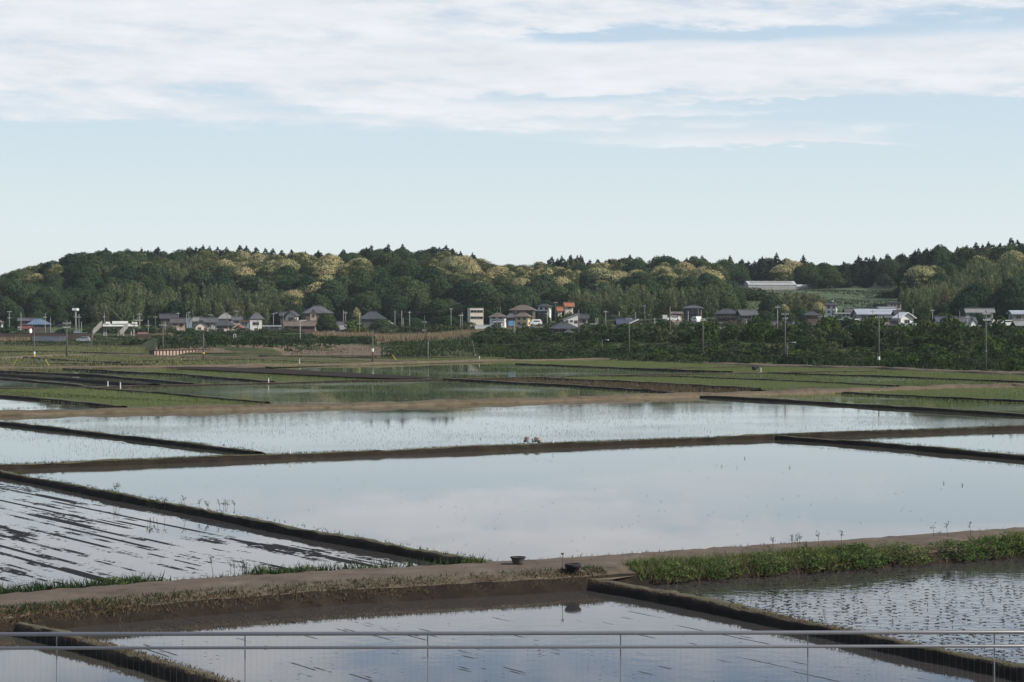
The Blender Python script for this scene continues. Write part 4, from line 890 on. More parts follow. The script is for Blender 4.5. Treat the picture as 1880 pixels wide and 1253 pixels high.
def house(label, px0, px1, yp, ye, yb, d, roof='hip', rm='tile', wm='greywall', yaw=18, ratio=.75, win=2, floors=1, o=.55, cat='house', name='house', door=True, ridge=True, side=1, wy=None, wsize=None, pane=None, band=None):
    W = (px1 - px0) * d / F; th = RAD(yaw); oo = o
    w = (W - 2 * oo * (math.cos(th))) / (math.cos(th) + ratio * abs(math.sin(th))); w = max(w, 1.2); dp = ratio * w
    x = XX((px0 + px1) / 2, d); g = terr(x, d)
    z0 = min(ZZ(yb, d), g) - .3; ze = ZZ(ye, d) - z0; zp = ZZ(yp, d) - z0
    root = thing(name, label, cat, (x, d, z0), th)
    m = MB(); wall_mesh(m, roof, w, dp, 0, ze, zp); wall = m.build('wall', M[wm], root)
    m = MB(); roof_mesh(m, roof, w, dp, ze, zp, oo); rf = m.build('roof', M[rm], root)
    if ridge and roof in ('hip', 'gable', 'front'):
        a, b = w / 2 + oo, dp / 2 + oo; m = MB()
        if roof == 'gable': m.box((0, 0, zp + .08), (2 * a, .4, .25))
        elif roof == 'front': m.box((0, 0, zp + .08), (.4, 2 * b, .25))
        elif a >= b:
            r = max(a - b, a * .22); m.box((0, 0, zp + .08), (2 * r + .4, .4, .28))
        else: m.box((0, 0, zp + .08), (.4, (b - a) * 1.8 + .4, .28))
        m.build('ridge_cap', M[rm], rf)
    hgt = min(ze, (yb - ye) * d / F)
    if win:
        fh = hgt / floors
        for fl in range(floors):
            zc = ze - hgt + fh * (fl + .55) if wy is None else wy + fl * fh
            wh = min(1.3, fh * .5); ww = min(1.9, w / (win + .6) * .62)
            if wsize: ww, wh = wsize
            for i in range(win):
                xx = (-.5 + (i + .5) / win) * w * .9
                if fl == 0 and door and i == win - 1 and floors * win > 1:
                    mm = MB(); mm.box((xx, -dp / 2 - .03, zc - .25), (.95, .06, min(2.0, fh * .75))); mm.build('door', M['brownwall'], root); continue
                window(root, xx, zc, ww, wh, 'f', dp / 2, pane)
            if side and dp > 2:
                window(root, 0, zc, min(1.4, dp * .3), wh, 'r' if yaw < 0 or x < 0 else 'l', w / 2)
    if band:
        mm = MB(); zb = ze - hgt * band[0]; mm.add(*[[], []]) if False else None
        mm.box((0, -dp / 2 - .35, zb), (w * 1.02, .7, .16)); mm.build('lean_to_roof', M[band[1]], root)
    return root, w, dp, ze, zp, hgt
H_ = house
H_('far left house with a brown-grey roof cut by the photo edge', -22, 10, 586, 592, 599, 700, 'hip', 'tilebrown', 'whitewall', 14)
H_('long grey-roofed house behind the blue roof', 31, 66, 584.5, 589, 598, 725, 'gable', 'tile', 'brownwall', 10, .5)
H_('house with a blue sheet hip roof', 46, 97, 586, 595.5, 606, 715, 'hip', 'bluesheet', 'darkwall', 16, .7)
H_('small shed with a dark red roof and pale wall', 40, 61, 598.5, 604, 609.5, 700, 'gable', 'redsheet', 'whitewall', -14, .8, 1, door=False)
H_('tiny white shed left of the dark red roof', 32, 40, 599.5, 600.5, 606, 702, 'flat', 'tilelight', 'whitewall', 12, .8, 1, o=.1, name='shed', cat='shed', door=False)
H_('white equipment hut below the tall loudspeaker pole', 146, 161, 611, 612, 618, 672, 'flat', 'tilelight', 'whitewall', 16, .8, 1, o=.1, name='hut', cat='hut', door=False)
H_('grey-blue equipment cabinet left of the white hut', 134, 147, 607.5, 608.5, 618, 675, 'flat', 'tilelight', 'bluewall', 16, .6, 2, o=.1, name='hut', cat='hut', door=False)
H_('long dark-roofed house half hidden by trees beside the station', 291, 326, 577, 585, 590, 760, 'gable', 'tiledark', 'darkwall', 12, .5)
H_('plum-roofed house with pinkish wall', 311, 343, 584.5, 593, 601, 735, 'gable', 'tilepurple', 'pinkwall', 10, .55)
H_('small bluish shed between the plum roof and the pale grey roof', 341, 354, 584, 585.5, 594, 750, 'flat', 'tilelight', 'bluewall', 10, .6, 1, o=.2, door=False)
H_('house with a pale greenish-grey roof between two trees', 353, 373, 583, 590, 596, 745, 'gable', 'tilelight', 'greywall', 8, .6, 1)
H_('dark gabled house with a cream and yellow lower wall', 352, 388, 590, 599.5, 608, 712, 'front', 'tiledark', 'cream', 18, .8)
H_('grey gabled roof behind the cream and yellow walled house', 365, 402, 584, 592, 599, 738, 'gable', 'tile', 'greywall', 14, .6, 1)
H_('pale hip-roofed house peeking over the dark roofs', 396, 432, 575.5, 585, 592, 765, 'hip', 'tilelight', 'greywall', 14, .8)
H_('broad dark hip-roofed house with cream wall and two wide windows', 391, 434, 587.5, 597.5, 606, 718, 'hip', 'tiledark', 'cream', 12, .7, 3, wsize=(1.9, .75))
H_('grey-roofed house right of the broad dark one', 424, 446, 581, 588, 596, 745, 'gable', 'tile', 'pinkwall', 12, .6, 1)
H_('little house with a red-brown porch roof and cream gable', 428, 454, 598, 604, 611, 702, 'front', 'redbrown', 'yellowwall', -16, .8, 1)
H_('house with a long red-edged white and grey upper wall', 438, 460, 589.5, 591, 603, 724, 'flat', 'redbrown', 'bluewall', 6, .5, 2, door=False)
H_('white boxy building with a cream ground floor', 457, 482, 588.5, 589.5, 611.5, 704, 'flat', 'white', 'whitewall', 10, .7, 1, 2, o=.12, name='building', cat='building', wsize=(2.0, .95))
H_('grey hip-roofed house behind the white boxy building', 455, 487, 574.5, 586, 592, 768, 'hip', 'tile', 'darkwall', 14, .8)
H_('long low shed with a pale flat roof right of the white boxy building', 479, 518, 597.5, 599.5, 606, 708, 'monoback', 'tilelight', 'greywall', 6, .4, 3, door=False, name='shed', cat='shed')
H_('tall dark-roofed house with a white gable', 522, 550, 571.5, 580, 594, 722, 'front', 'tiledark', 'cream', -14, 1.0, 1)
H_('dark tiled wing left of the white gable', 511, 534, 573, 580, 592, 730, 'gable', 'tiledark', 'darkwall', 10, .7, 1)
H_('small porch house with a dark roof before the white gable', 530, 548, 584, 590, 595, 712, 'front', 'tiledark', 'cream', -14, .8, 1)
H_('large hip-roofed farmhouse on a rise', 552, 614, 562.5, 575, 587, 748, 'hip', 'tile', 'brownwall', 14, .7, 4)
H_('front wing of the large farmhouse with its own gable', 566, 584, 569, 575.5, 587, 738, 'front', 'tile', 'pinkwall', 8, .7, 1)
H_('long brown-roofed shed in front of the farmhouse', 518, 582, 590, 598.5, 604, 690, 'gable', 'tilebrown', 'brownwall', 10, .4, 3, name='shed', cat='shed')
H_('white box-like water tank room above the brown shed', 552, 563, 588, 588.8, 593.5, 700, 'flat', 'white', 'whitewall', 10, .7, 0, o=.1, name='shed', cat='shed')
H_('long low blue-grey roofed shed right of the round tree', 606, 650, 591, 599, 603, 690, 'gable', 'tile', 'greywall', 8, .4, 3, name='shed', cat='shed')
H_('pale ribbed lean-to roof below the blue-grey shed', 612, 638, 598, 605, 607, 680, 'monoback', 'tilelight', 'greywall', 14, .8, 0, name='shed', cat='shed', door=False)
H_('house with a wide thatch-like hip roof among trees', 657, 711, 572.5, 585.5, 592, 735, 'hip', 'tiledark', 'darkwall', 10, .7, 3)
H_('blue-grey lean-to roof beside the wide hip roof', 684, 708, 592, 597.5, 604, 700, 'monoback', 'bluesheet', 'darkwall', 10, .7, 1, name='shed', cat='shed')
H_('little white gable end right of the blue-grey lean-to', 704, 722, 590, 594.5, 599, 705, 'front', 'tilelight', 'whitewall', -16, .9, 1, name='shed', cat='shed')
H_('long temple-like dark roof on the wooded slope', 830, 880, 556.5, 567, 574, 775, 'gable', 'tiledark', 'darkwall', 6, .45, 3)
H_('cream two-storey flat-roofed building', 858, 888, 566, 566.8, 590, 735, 'flat', 'cream', 'cream', 16, .7, 2, 2, o=.08, name='building', cat='building', wsize=(2.2, .85), door=False)
H_('grey roof behind the trees right of the cream building', 884, 908, 564.5, 569, 574, 770, 'gable', 'tile', 'darkwall', 6, .5, 1)
H_('white-walled two-storey house with a grey hip roof', 896, 934, 576, 582, 593, 690, 'hip', 'tilebrown', 'whitewall', -12, .8, 2, 2)
H_('low white wall building below the white-walled house', 903, 925, 590, 592, 599, 672, 'monoback', 'tilelight', 'whitewall', -8, .6, 2, name='shed', cat='shed', door=False)
H_('large brown hip-roofed house', 934, 986, 560, 569.5, 580, 715, 'hip', 'tilebrown', 'brownwall', -10, .75, 3, 1, band=(.55, 'tilebrown'))
H_('grey-roofed wing left below the large brown house', 926, 950, 576, 583, 590, 680, 'hip', 'tile', 'brownwall', 10, .8, 1)
H_('two-storey yellow-cream house with a brown hip roof', 943, 977, 573.5, 581.5, 599, 640, 'hip', 'tilebrown', 'yellowwall', -14, .85, 2, 2)
H_('small white-walled house with a dark hip roof high on the left of the orange roofs', 985, 1015, 558, 563, 571.5, 720, 'hip', 'tiledark', 'whitewall', -12, .8, 2)
H_('long low grey shed below the small white-walled house', 983, 1008, 569.5, 571, 578, 705, 'monoback', 'tile', 'darkwall', -6, .5, 2, name='shed', cat='shed', door=False)
H_('house with an upper bright orange tiled roof', 1033, 1055, 556, 563, 569, 715, 'gable', 'orangetile', 'cream', 10, .8, 1)
H_('lower orange tiled roof left of the upper one', 1022, 1033, 564, 571, 575, 705, 'gable', 'orangetile', 'cream', 10, .9, 1)
H_('house with a tall white sloping gable wall', 1032, 1064, 576, 586.5, 594, 610, 'mono', 'tilelight', 'whitewall', 6, .7, 3, 1, o=.25)
H_('dark tiled roof attached to the white sloping gable', 1052, 1082, 577, 585, 593, 618, 'gable', 'tiledark', 'greywall', 6, .7, 2)
H_('big dark hip-roofed house close behind the shrub bank', 1007, 1064, 592, 603, 614, 520, 'hip', 'tiledark', 'brownwall', 14, .75, 3)
H_('grey entrance porch of the big dark hip-roofed house', 1034, 1054, 606.5, 610.5, 616, 508, 'hip', 'tile', 'brownwall', 14, .8, 0, name='porch', cat='porch', door=False)
H_('low white shed between the pale bush and the wooden pole', 1084, 1100, 594, 596, 604, 560, 'monoback', 'tilelight', 'whitewall', 10, .6, 1, name='shed', cat='shed', door=False)
H_('navy-roofed house behind the yellow-green bushes', 1128, 1166, 585, 595.5, 603, 545, 'gable', 'navy', 'darkwall', 8, .7, 2)
r_ = H_('white-edged sloping roof end at the right of the navy roof', 1150, 1173, 586, 596, 603, 540, 'mono', 'white', 'darkwall', 4, .5, 0, o=.2, name='shed', cat='shed', door=False)
H_('low brick-walled house left of the dark three-floor house', 1229, 1255, 572.5, 576, 587, 640, 'monoback', 'tilebrown', 'pinkwall', 6, .6, 1)
H_('dark two-storey house over a carport', 1252, 1293, 560.5, 566, 592.5, 625, 'hip', 'tile', 'darkwall', -12, .75, 3, 2)
H_('white flat carport roof under the dark two-storey house', 1268, 1294, 585, 586, 592.5, 606, 'flat', 'white', 'bluewall', -10, .4, 2, o=.15, name='carport', cat='carport', door=False, pane='white')
H_('dark hip-roofed house below the terraced slope', 1311, 1358, 567.5, 576, 589, 640, 'hip', 'tiledark', 'brownwall', 8, .65, 4, band=(.5, 'tilebrown'))
H_('dark open barn with a grey sloping roof', 1350, 1392, 569.5, 579, 590, 620, 'gable', 'tile', 'darkwall', 16, .8, 2, name='barn', cat='barn')
H_('low dark blue-grey roof behind the shrub bank', 1392, 1446, 591, 602, 608, 490, 'gable', 'tile', 'greywall', 4, .4, 3)
H_('white gabled house end with a bright sloping roof', 1438, 1464, 593, 603, 610, 482, 'front', 'tilelight', 'whitewall', 26, 1.0, 1)
H_('low cream-walled flat-roofed house', 1464, 1502, 593, 594, 604, 520, 'flat', 'tilebrown', 'cream', 6, .5, 2, o=.3)
H_('small dark pyramid-roofed house among trees', 1474, 1506, 572, 578.5, 584, 600, 'hip', 'tiledark', 'brownwall', 10, .9, 1)
H_('pale-walled low annex right of the pyramid roof', 1500, 1526, 581, 582.5, 590, 585, 'monoback', 'tile', 'cream', -10, .6, 2)
H_('two-storey white and dark house below the grass slope', 1512, 1541, 556, 560.5, 578, 650, 'hip', 'tiledark', 'whitewall', -14, .8, 2, 2)
H_('long low white-walled house left of the silver roof', 1530, 1572, 574.5, 576, 583, 620, 'monoback', 'tilelight', 'whitewall', 4, .4, 4)
H_('brown-roofed white house left of the silver roof', 1547, 1577, 566.5, 573, 582, 640, 'gable', 'tilepurple', 'whitewall', 8, .7, 2)
H_('big silver sheet-roofed warehouse', 1564, 1648, 567.5, 577, 590, 610, 'gable', 'metalroof', 'greywall', 8, .45, 5, name='warehouse', cat='warehouse', ridge=False)
H_('grey-walled shed under the silver warehouse roof', 1612, 1644, 580, 583, 592, 585, 'monoback', 'tile', 'greywall', 8, .5, 2, name='shed', cat='shed', door=False)
H_('long low brown-roofed building behind the ribbed container', 1572, 1652, 590.5, 597, 604, 500, 'gable', 'tilebrown', 'greywall', 4, .3, 7, name='shed', cat='shed')
H_('white gabled barn with a bright right side', 1640, 1680, 573.5, 584, 600, 500, 'front', 'whitewall', 'whitewall', 20, .8, 1, name='barn', cat='barn', ridge=False)
H_('pale low sheet roof below the white gabled barn', 1646, 1700, 594, 600, 604, 470, 'gable', 'tilelight', 'greywall', 14, .5, 0, name='shed', cat='shed', door=False, ridge=False)
H_('dark-roofed house end behind the silver warehouse', 1638, 1662, 571, 577, 586, 595, 'gable', 'tiledark', 'darkwall', 8, .8, 1)
H_('grey flat-roofed house high behind the silver warehouse', 1627, 1656, 555, 556.5, 566, 640, 'flat', 'tilepurple', 'greywall', 8, .6, 3, 1, o=.4)
H_('pale lower roof in front of the grey flat-roofed house', 1610, 1646, 563.5, 566.5, 572, 628, 'monoback', 'tilelight', 'greywall', 8, .5, 2)
H_('navy gabled roof left of the grey-roofed house', 1712, 1744, 582, 592, 600, 510, 'gable', 'navy', 'cream', 14, .8, 1)
H_('white gable wall beside the navy roof', 1724, 1748, 584, 594, 602, 505, 'mono', 'tilelight', 'cream', 8, .6, 0, o=.2, door=False)
H_('grey-roofed house with white gables and a paper-screened front', 1736, 1792, 582.5, 591, 604, 490, 'gable', 'tile', 'darkwall', 4, .6, 3, pane='white', wsize=(1.9, .9))
H_('white triangular gable wall at the right of the grey-roofed house', 1778, 1794, 586, 594, 606, 480, 'front', 'tilelight', 'whitewall', 14, .8, 0, o=.2, door=False)
H_('jumbled white-framed lean-to right of the grey-roofed house', 1774, 1800, 597, 607, 612, 462, 'mono', 'tilebrown', 'whitewall', 18, .7, 1, name='shed', cat='shed')
H_('long grey-roofed house behind the tall right pole', 1770, 1826, 567, 574, 583, 600, 'gable', 'tilelight', 'greywall', -4, .35, 4)
H_('large grey roof at the right edge', 1850, 1912, 570, 576.5, 590, 560, 'gable', 'metalroof', 'greywall', 6, .5, 3, ridge=False)
H_('small grey roof behind the bank at the right edge', 1857, 1896, 589, 597.5, 605, 480, 'gable', 'tilelight', 'darkwall', 10, .6, 2)
# ribbed container-like block
root, w, dp, ze, zp, hg = H_('ribbed grey container-like block with its right side coloured as sunlit', 1536, 1576, 586, 587, 604, 480, 'flat', 'white', 'steelwall', 20, .55, 0, o=.1, name='storage_block', cat='storage block', door=False)
m = MB()
for i in range(15): m.box(((-.5 + (i + .5) / 15) * w, -dp / 2 - .04, ze - hg * .5), (.10, .08, hg * .94))
m.build('rib_panel', M['steelwall'], root)
m = MB()
for i in range(6): m.box((w / 2 + .03, (-.5 + (i + .5) / 6) * dp, ze - hg * .5), (.06, dp / 6 - .12, hg * .9))
m.build('side_panel', M['whitewall'], root)  # white panels put the sunlight on the right side into the colour
# greenhouse on the terrace
M['greenhouse'] = vmat('greenhouse_film', [(.36, .365, .36), (.47, .475, .465)], .4, .35)
def greenhouse(label, px0, px1, yp, ye, yb, d, kind, ratio, yaw):
    W = (px1 - px0) * d / F; th = RAD(yaw); w = W / (math.cos(th) + ratio * abs(math.sin(th))); dp = w * ratio; x = XX((px0 + px1) / 2, d)
    z0 = ZZ(yb, d) - .6; ze = ZZ(ye, d) - z0; zp = ZZ(yp, d) - z0
    r = thing('greenhouse', label, 'greenhouse', (x, d, z0), th)
    m = MB(); wall_mesh(m, kind, w, dp, 0, ze, zp); wl = m.build('wall', M['greenhouse'], r)
    m = MB(); roof_mesh(m, kind, w, dp, ze, zp, .1); rf = m.build('roof', M['greenhouse'], r)
    m = MB(); n = max(3, int(w / 3))
    for i in range(n + 1): m.box(((-.5 + i / n) * w, -dp / 2 - .06, ze / 2), (.12, .08, ze - .2))
    m.box((0, -dp / 2 - .10, ze * .55), (w, .06, .14)); m.box((0, -dp / 2 - .125, ze - .1), (w, .1, .2))
    m.build('frame', M['steel'], wl)
    if kind == 'gable':
        m = MB(); b = dp / 2 + .1; s = math.atan2(zp - ze, b)
        for q in (.36, .64): m.add([(-w * .44, -b * (1 - q) - .0, ze + (zp - ze) * q + .10), (w * .44, -b * (1 - q), ze + (zp - ze) * q + .10), (w * .44, -b * (1 - q - .16), ze + (zp - ze) * (q + .16) + .10), (-w * .44, -b * (1 - q - .16), ze + (zp - ze) * (q + .16) + .10)], [(0, 1, 2, 3)])
        m.build('roof_vent', M['tilelight'], rf)
greenhouse('long white greenhouse with a ridged roof on the terrace', 1366, 1461, 516.5, 523, 532.5, 884, 'gable', .35, 10)
greenhouse('small round-topped polytunnel at the right end of the greenhouse', 1460, 1492, 522.5, 526.5, 531.5, 890, 'barrel', .5, 4)
greenhouse('low white greenhouse roof far left behind the bushes', 1328, 1372, 521.5, 524.5, 531, 905, 'gable', .3, 6)
drape('earth_bank', 'bare tan earth bank below the greenhouse', 'bank', [(px, 832 + max(0, 1410 - px) * .25, 876) for px in range(1398, 1470, 8)], M['soil'], .1)
# white sheet along terrace, pale retaining wall, etc.
def low_wall(name, label, px0, px1, yt, yb, d, mat, cat='wall', d2=None, th=.25, cap=None):
    d2 = d2 or d; a = (XX(px0, d), d); b = (XX(px1, d2), d2); L = math.hypot(b[0] - a[0], b[1] - a[1]); rz = math.atan2(b[1] - a[1], b[0] - a[0])
    zb = min(ZZ(yb, d), terr(*a), terr(*b)) - .2; zt = ZZ(yt, (d + d2) / 2)
    r = thing(name, label, cat, ((a[0] + b[0]) / 2, (a[1] + b[1]) / 2, zb), rz)
    m = MB(); m.box((0, 0, (zt - zb) / 2), (L, th, zt - zb)); m.build('panel', M[mat], r)
    m = MB(); m.box((0, 0, zt - zb + .05), (L + .1, th + .12, .1)); m.build('coping', M[cap or mat], r)
    return r, L, zt - zb
low_wall('stone_wall', 'pale stone retaining wall below the yellow-cream house', 950, 998, 599.5, 606, 580, 'concrete')
low_wall('garden_wall', 'long pale garden wall below the dark two-storey house', 1238, 1326, 592.5, 597, 590, 'concrete')
low_wall('retaining_wall', 'pale rubble retaining wall right of the braced pole', 1275, 1362, 601, 606, 500, 'cream')
low_wall('garden_wall', 'white garden wall below the cream building', 872, 925, 597.5, 600, 660, 'whitewall')
low_wall('embankment_wall', 'grey concrete embankment wall by the railway at left', 60, 120, 618, 623.5, 652, 'steelwall', th=.4)
r, L, hh = low_wall('platform', 'low dark railway platform edge left of the footbridge', -40, 170, 612.5, 617, 664, 'brownwall', 'platform', th=2.0, cap='darkwall')
r, L, hh = low_wall('platform', 'brown railway platform end right of the footbridge', 252, 314, 614, 620, 660, 'brownwall', 'platform', th=2.0, cap='pinkwall')
low_wall('road_edge', 'pale concrete edge of the farm track at the far left', -40, 75, 630.5, 632, 648, 'concrete', 'kerb')
# plank and post retaining fence
a = PT(284, 654); b = PT(537, 648.5); L = math.hypot(b[0] - a[0], b[1] - a[1])
r = thing('retaining_fence', 'long low plank retaining fence with dark posts below the brown mound', 'fence', (a[0], a[1], 0), math.atan2(b[1] - a[1], b[0] - a[0]))
m = MB(); m.box((L / 2, .12, .62), (L, .08, 1.24)); m.build('plank_panel', M['pinkwall'], r)
m = MB(); m.box((L / 2, .0, 1.31), (L + .3, .36, .14)); m.build('cap_beam', M['brownwall'], r)
pm = None
for i in range(44):
    x = (i + .5) * L / 44
    if pm is None:
        q = MB(); q.box((0, -.02, .62), (.17, .16, 1.22)); o = q.build('post', M['brownwall'], r); pm = o.data
    else: o = link(bpy.data.objects.new('post', pm), r)
    o.location = (x, 0, 0)
# ---- railway footbridge ---------------------------------------------------------------------------
D = 690.0; s = D / F; x0 = XX(170, D); zg = terr(XX(215, D), D) - .2
fb = thing('footbridge', 'white station footbridge with two stair flights', 'footbridge', (0, D, 0))
def zz(y): return ZZ(y, D)
def xx(p): return XX(p, D)
m = MB(); m.box(((xx(188) + xx(252)) / 2, 0, (zz(597) + zz(599.5)) / 2), (xx(252) - xx(188), 2.6, (599.5 - 597) * s)); m.build('deck', M['white'], fb)
m = MB(); m.box(((xx(189) + xx(251)) / 2, -.9, (zz(594.6) + zz(596.4)) / 2), (xx(251) - xx(189), .3, 1.8 * s)); m.build('edge_beam', M['white'], fb)
pr = MB(); pr.box(((xx(205) + xx(234)) / 2, -1.25, (zz(590) + zz(594.6)) / 2), (xx(234) - xx(205), .12, 4.6 * s)); pr.box(((xx(190) + xx(204)) / 2, -1.25, (zz(591) + zz(594.6)) / 2), (xx(196) - xx(188), .12, 3.6 * s)); pr.box(((xx(240) + xx(252)) / 2, -1.25, (zz(591.5) + zz(594.6)) / 2), (xx(252) - xx(242), .12, 3.2 * s)); pr.build('parapet', M['white'], fb)
def stair(px_top, px_bot, ytop, ybot, y):
    m = MB(); a = Vector((xx(px_top), y, zz(ytop))); b = Vector((xx(px_bot), y, zz(ybot))); n = 16
    for i in range(n):
        p = a.lerp(b, (i + .5) / n); m.box((p.x, p.y, p.z - .3), (abs(b.x - a.x) / n + .02, 1.7, .35))
    f = m.build('stair', M['concrete'], fb)
    for q in (-.9, .9):
        m = MB(); h = 1.1; t = .08
        vs = []
        for yy in (y + q - t, y + q + t): vs += [(a.x, yy, a.z - .5), (b.x, yy, b.z - .5), (b.x, yy, b.z + h), (a.x, yy, a.z + h)]
        m.add(vs, [(0, 1, 2, 3), (7, 6, 5, 4), (0, 4, 5, 1), (3, 2, 6, 7), (1, 5, 6, 2), (0, 3, 7, 4)]); m.build('side_panel', M['concrete'], f)
stair(187, 169.5, 595.5, 613, -.3); stair(232, 218, 599.5, 614, -2.6); 
for px in (191.5, 195.5, 217, 227, 241, 246):
    m = MB(); zt = zz(599.6); m.box((xx(px), .4, (zt + zg) / 2), (.38, .5, zt - zg)); m.build('column', M['concrete'], fb)
m = MB(); m.box(((xx(217) + xx(227)) / 2, .4, zz(603.5)), (xx(226.2) - xx(217.8), .4, .45)); m.build('cross_beam', M['concrete'], fb)
m = MB(); m.box(((xx(242) + xx(261)) / 2, .5, zz(588.3)), (xx(261) - xx(242), 3.4, .25)); f = m.build('canopy', M['concrete'], fb)
for px in (245, 257):
    m = MB(); m.tube((xx(px), .5, zz(588.6)), (xx(px), .5, zz(596)), .09, n=6); m.build('canopy_post', M['steel'], f)
th_ = RAD(18); xc_ = xx(212); fb.rotation_euler = (0, 0, th_); fb.location = (xc_ - math.cos(th_) * xc_, D - math.sin(th_) * xc_, 0)
# red-brown shelter beside it
H_('orange-brown roofed platform shelter right of the footbridge', 252, 270, 610.5, 612.5, 617, 676, 'monoback', 'redbrown', 'whitewall', -6, .5, 1, o=.3, name='shelter', cat='shelter', door=False)
# ---- poles ----------------------------------------------------------------------------------------
def pole(label, px, yt, yb, d=None, r=.15, mat='pole', arms=(), lamp=None, box=False, band=None, lean=0.0, cat='utility pole', name='utility_pole', group=None, brace=None, speaker=0):
    d = d or DZ(yb); x = XX(px, d); z0 = min(ZZ(yb, d), terr(x, d)) - .2; h = ZZ(yt, d) - z0
    o = thing(name, label, cat, (x, d, z0), RNG.uniform(-.4, .4), group)
    m = MB(); m.tube((0, 0, -.3), (lean, 0, h), r, r * .68, 10); m.build('shaft', M[mat], o, True)
    for f, w in arms:
        m = MB(); m.box((0, -.16, h - f), (w, .1, .1)); a = m.build('crossarm', M['steel' if mat != 'polebrown' else 'polebrown'], o)
        m = MB()
        for q in (-.45, -.2, .2, .45): m.lathe([(.03, .05), (.06, .08), (.04, .14), (.06, .18), (.02, .24)], 6, (q * w, -.16, h - f))
        m.build('insulator', M['white'], a)
    if box:
        m = MB(); m.lathe([(0, 0), (.26, 0), (.28, .08), (.28, .75), (.2, .82), (0, .82)], 12, (.38, 0, h - box)); m.build('transformer', M['polepale'], o, True)
    if lamp:
        m = MB(); m.path([(0, 0, h - lamp), (.5, -.3, h - lamp + .25), (1.0, -.6, h - lamp + .3)], .035); a = m.build('lamp_arm', M['steel'], o)
        m = MB(); m.box((1.2, -.7, h - lamp + .27), (.6, .26, .14), -.5, 0, .8); m.build('lamp_head', M['white'], a)
    if band:
        for i, bb in enumerate(band):
            m = MB(); zc = ZZ(bb[0], d) - z0; m.tube((lean * zc / h, 0, zc), (lean * (zc + bb[1]) / h, 0, zc + bb[1]), r * 1.35 + .02, n=10); m.build('marker_band', M[bb[2]], o)
    if brace:
        m = MB()
        for i in range(brace):
            z1 = h * .25 + i * h * .16; m.tube((.12, 0, z1), (1.6, .2, z1 + h * .13), .05, n=5)
        m.tube((1.6, .2, 0), (1.6, .2, h * .72), .08, n=6); m.build('brace_lattice', M['polebrown'], o)
    for i in range(speaker):
        a = i * 2 * math.pi / speaker + .4; m = MB(); c = Vector((math.cos(a) * .35, math.sin(a) * .35, h - .55)); e = c + Vector((math.cos(a) * .7, math.sin(a) * .7, .1))
        m.tube(c, e, .1, .42, 10); m.build('loudspeaker', M['white'], o)
    return o
FG = 'poles standing along the brown earth path'
pole('slim dark pole with white bands in the far left fields', 63, 612, 668, r=.13, band=[(651, .5, 'white'), (655, .35, 'yellow')])
pole('thicker dark pole with a crossarm in the far left fields', 122.5, 589, 656.5, r=.2, arms=[(.6, 1.8), (1.5, 1.4)])
pole('dark pole at the left end of the plank fence', 299, 594, 651, r=.19, arms=[(.5, 1.6)])
pole('pole with a pale top standing before the plank fence', 373.5, 612, 662, r=.16, mat='pole', band=[(650, .3, 'yellow')])
pole('slim dark pole with a white band before the brown mound', 684, 606, 665, r=.15, band=[(646, .6, 'white')])
pole('very thin faint pole in the middle of the far fields', 786, 626, 664, r=.07, mat='polepale')
pole('pole with a white marker base beside the dark hedge', 551, 588, 637, 590, r=.17, mat='polepale', arms=[(.4, 1.4)], band=[(634, 1.6, 'white')])
pole('slim lamp post with a white box near its foot', 1106, 624, 658, r=.09, mat='pole', lamp=.3, name='lamp_post', cat='lamp post')
pole('white marker box post beside the slim lamp post', 1103.5, 645, 657.5, r=.07, mat='polepale', band=[(651, .65, 'white')], name='marker_post', cat='post')
pole('tall brown pole left of the braced pole', 1155, 584, 661, r=.145, mat='pole', arms=[(.3, 1.2)])
pole('tall pole with one white band between the braced pole and the paired poles', 1290.5, 585, 664.5, r=.14, mat='pole', band=[(654, .5, 'white')], arms=[(.4, 1.2)], box=7.4)
pole('taller brown pole of the pair', 1441.5, 574, 671, r=.14, mat='pole', arms=[(.4, 1.3), (1.2, 1.0)])
pole('shorter lamp post of the pair', 1445, 629, 671.5, r=.12, mat='pole', lamp=.25, name='lamp_post', cat='lamp post')
pole('tall pole with a white band in front of the ribbed container', 1613.5, 579, 677, r=.14, mat='pole', band=[(661, .55, 'white')], arms=[(.5, 1.1)])
pole('tallest pole near the right edge with a small lamp', 1810, 570, 683.5, r=.14, mat='pole', arms=[(.6, 1.5), (1.6, 1.2)], lamp=None, band=[(645.5, .12, 'steel')])
pole('thin leaning post with a white foot beside the earth path', 873.5, 625, 654.5, r=.05, mat='polepale', lean=-.7, name='marker_post', cat='post', band=[(653.5, .3, 'white')])
pole('old brown pole with a lattice brace and white band', 1230, 563, 622, 478, r=.2, mat='polebrown', brace=4, band=[(614.5, .35, 'white')])
pole('old brown wooden pole beside the big dark hip roof', 1062, 569, 626, 500, r=.19, mat='polebrown', brace=2)
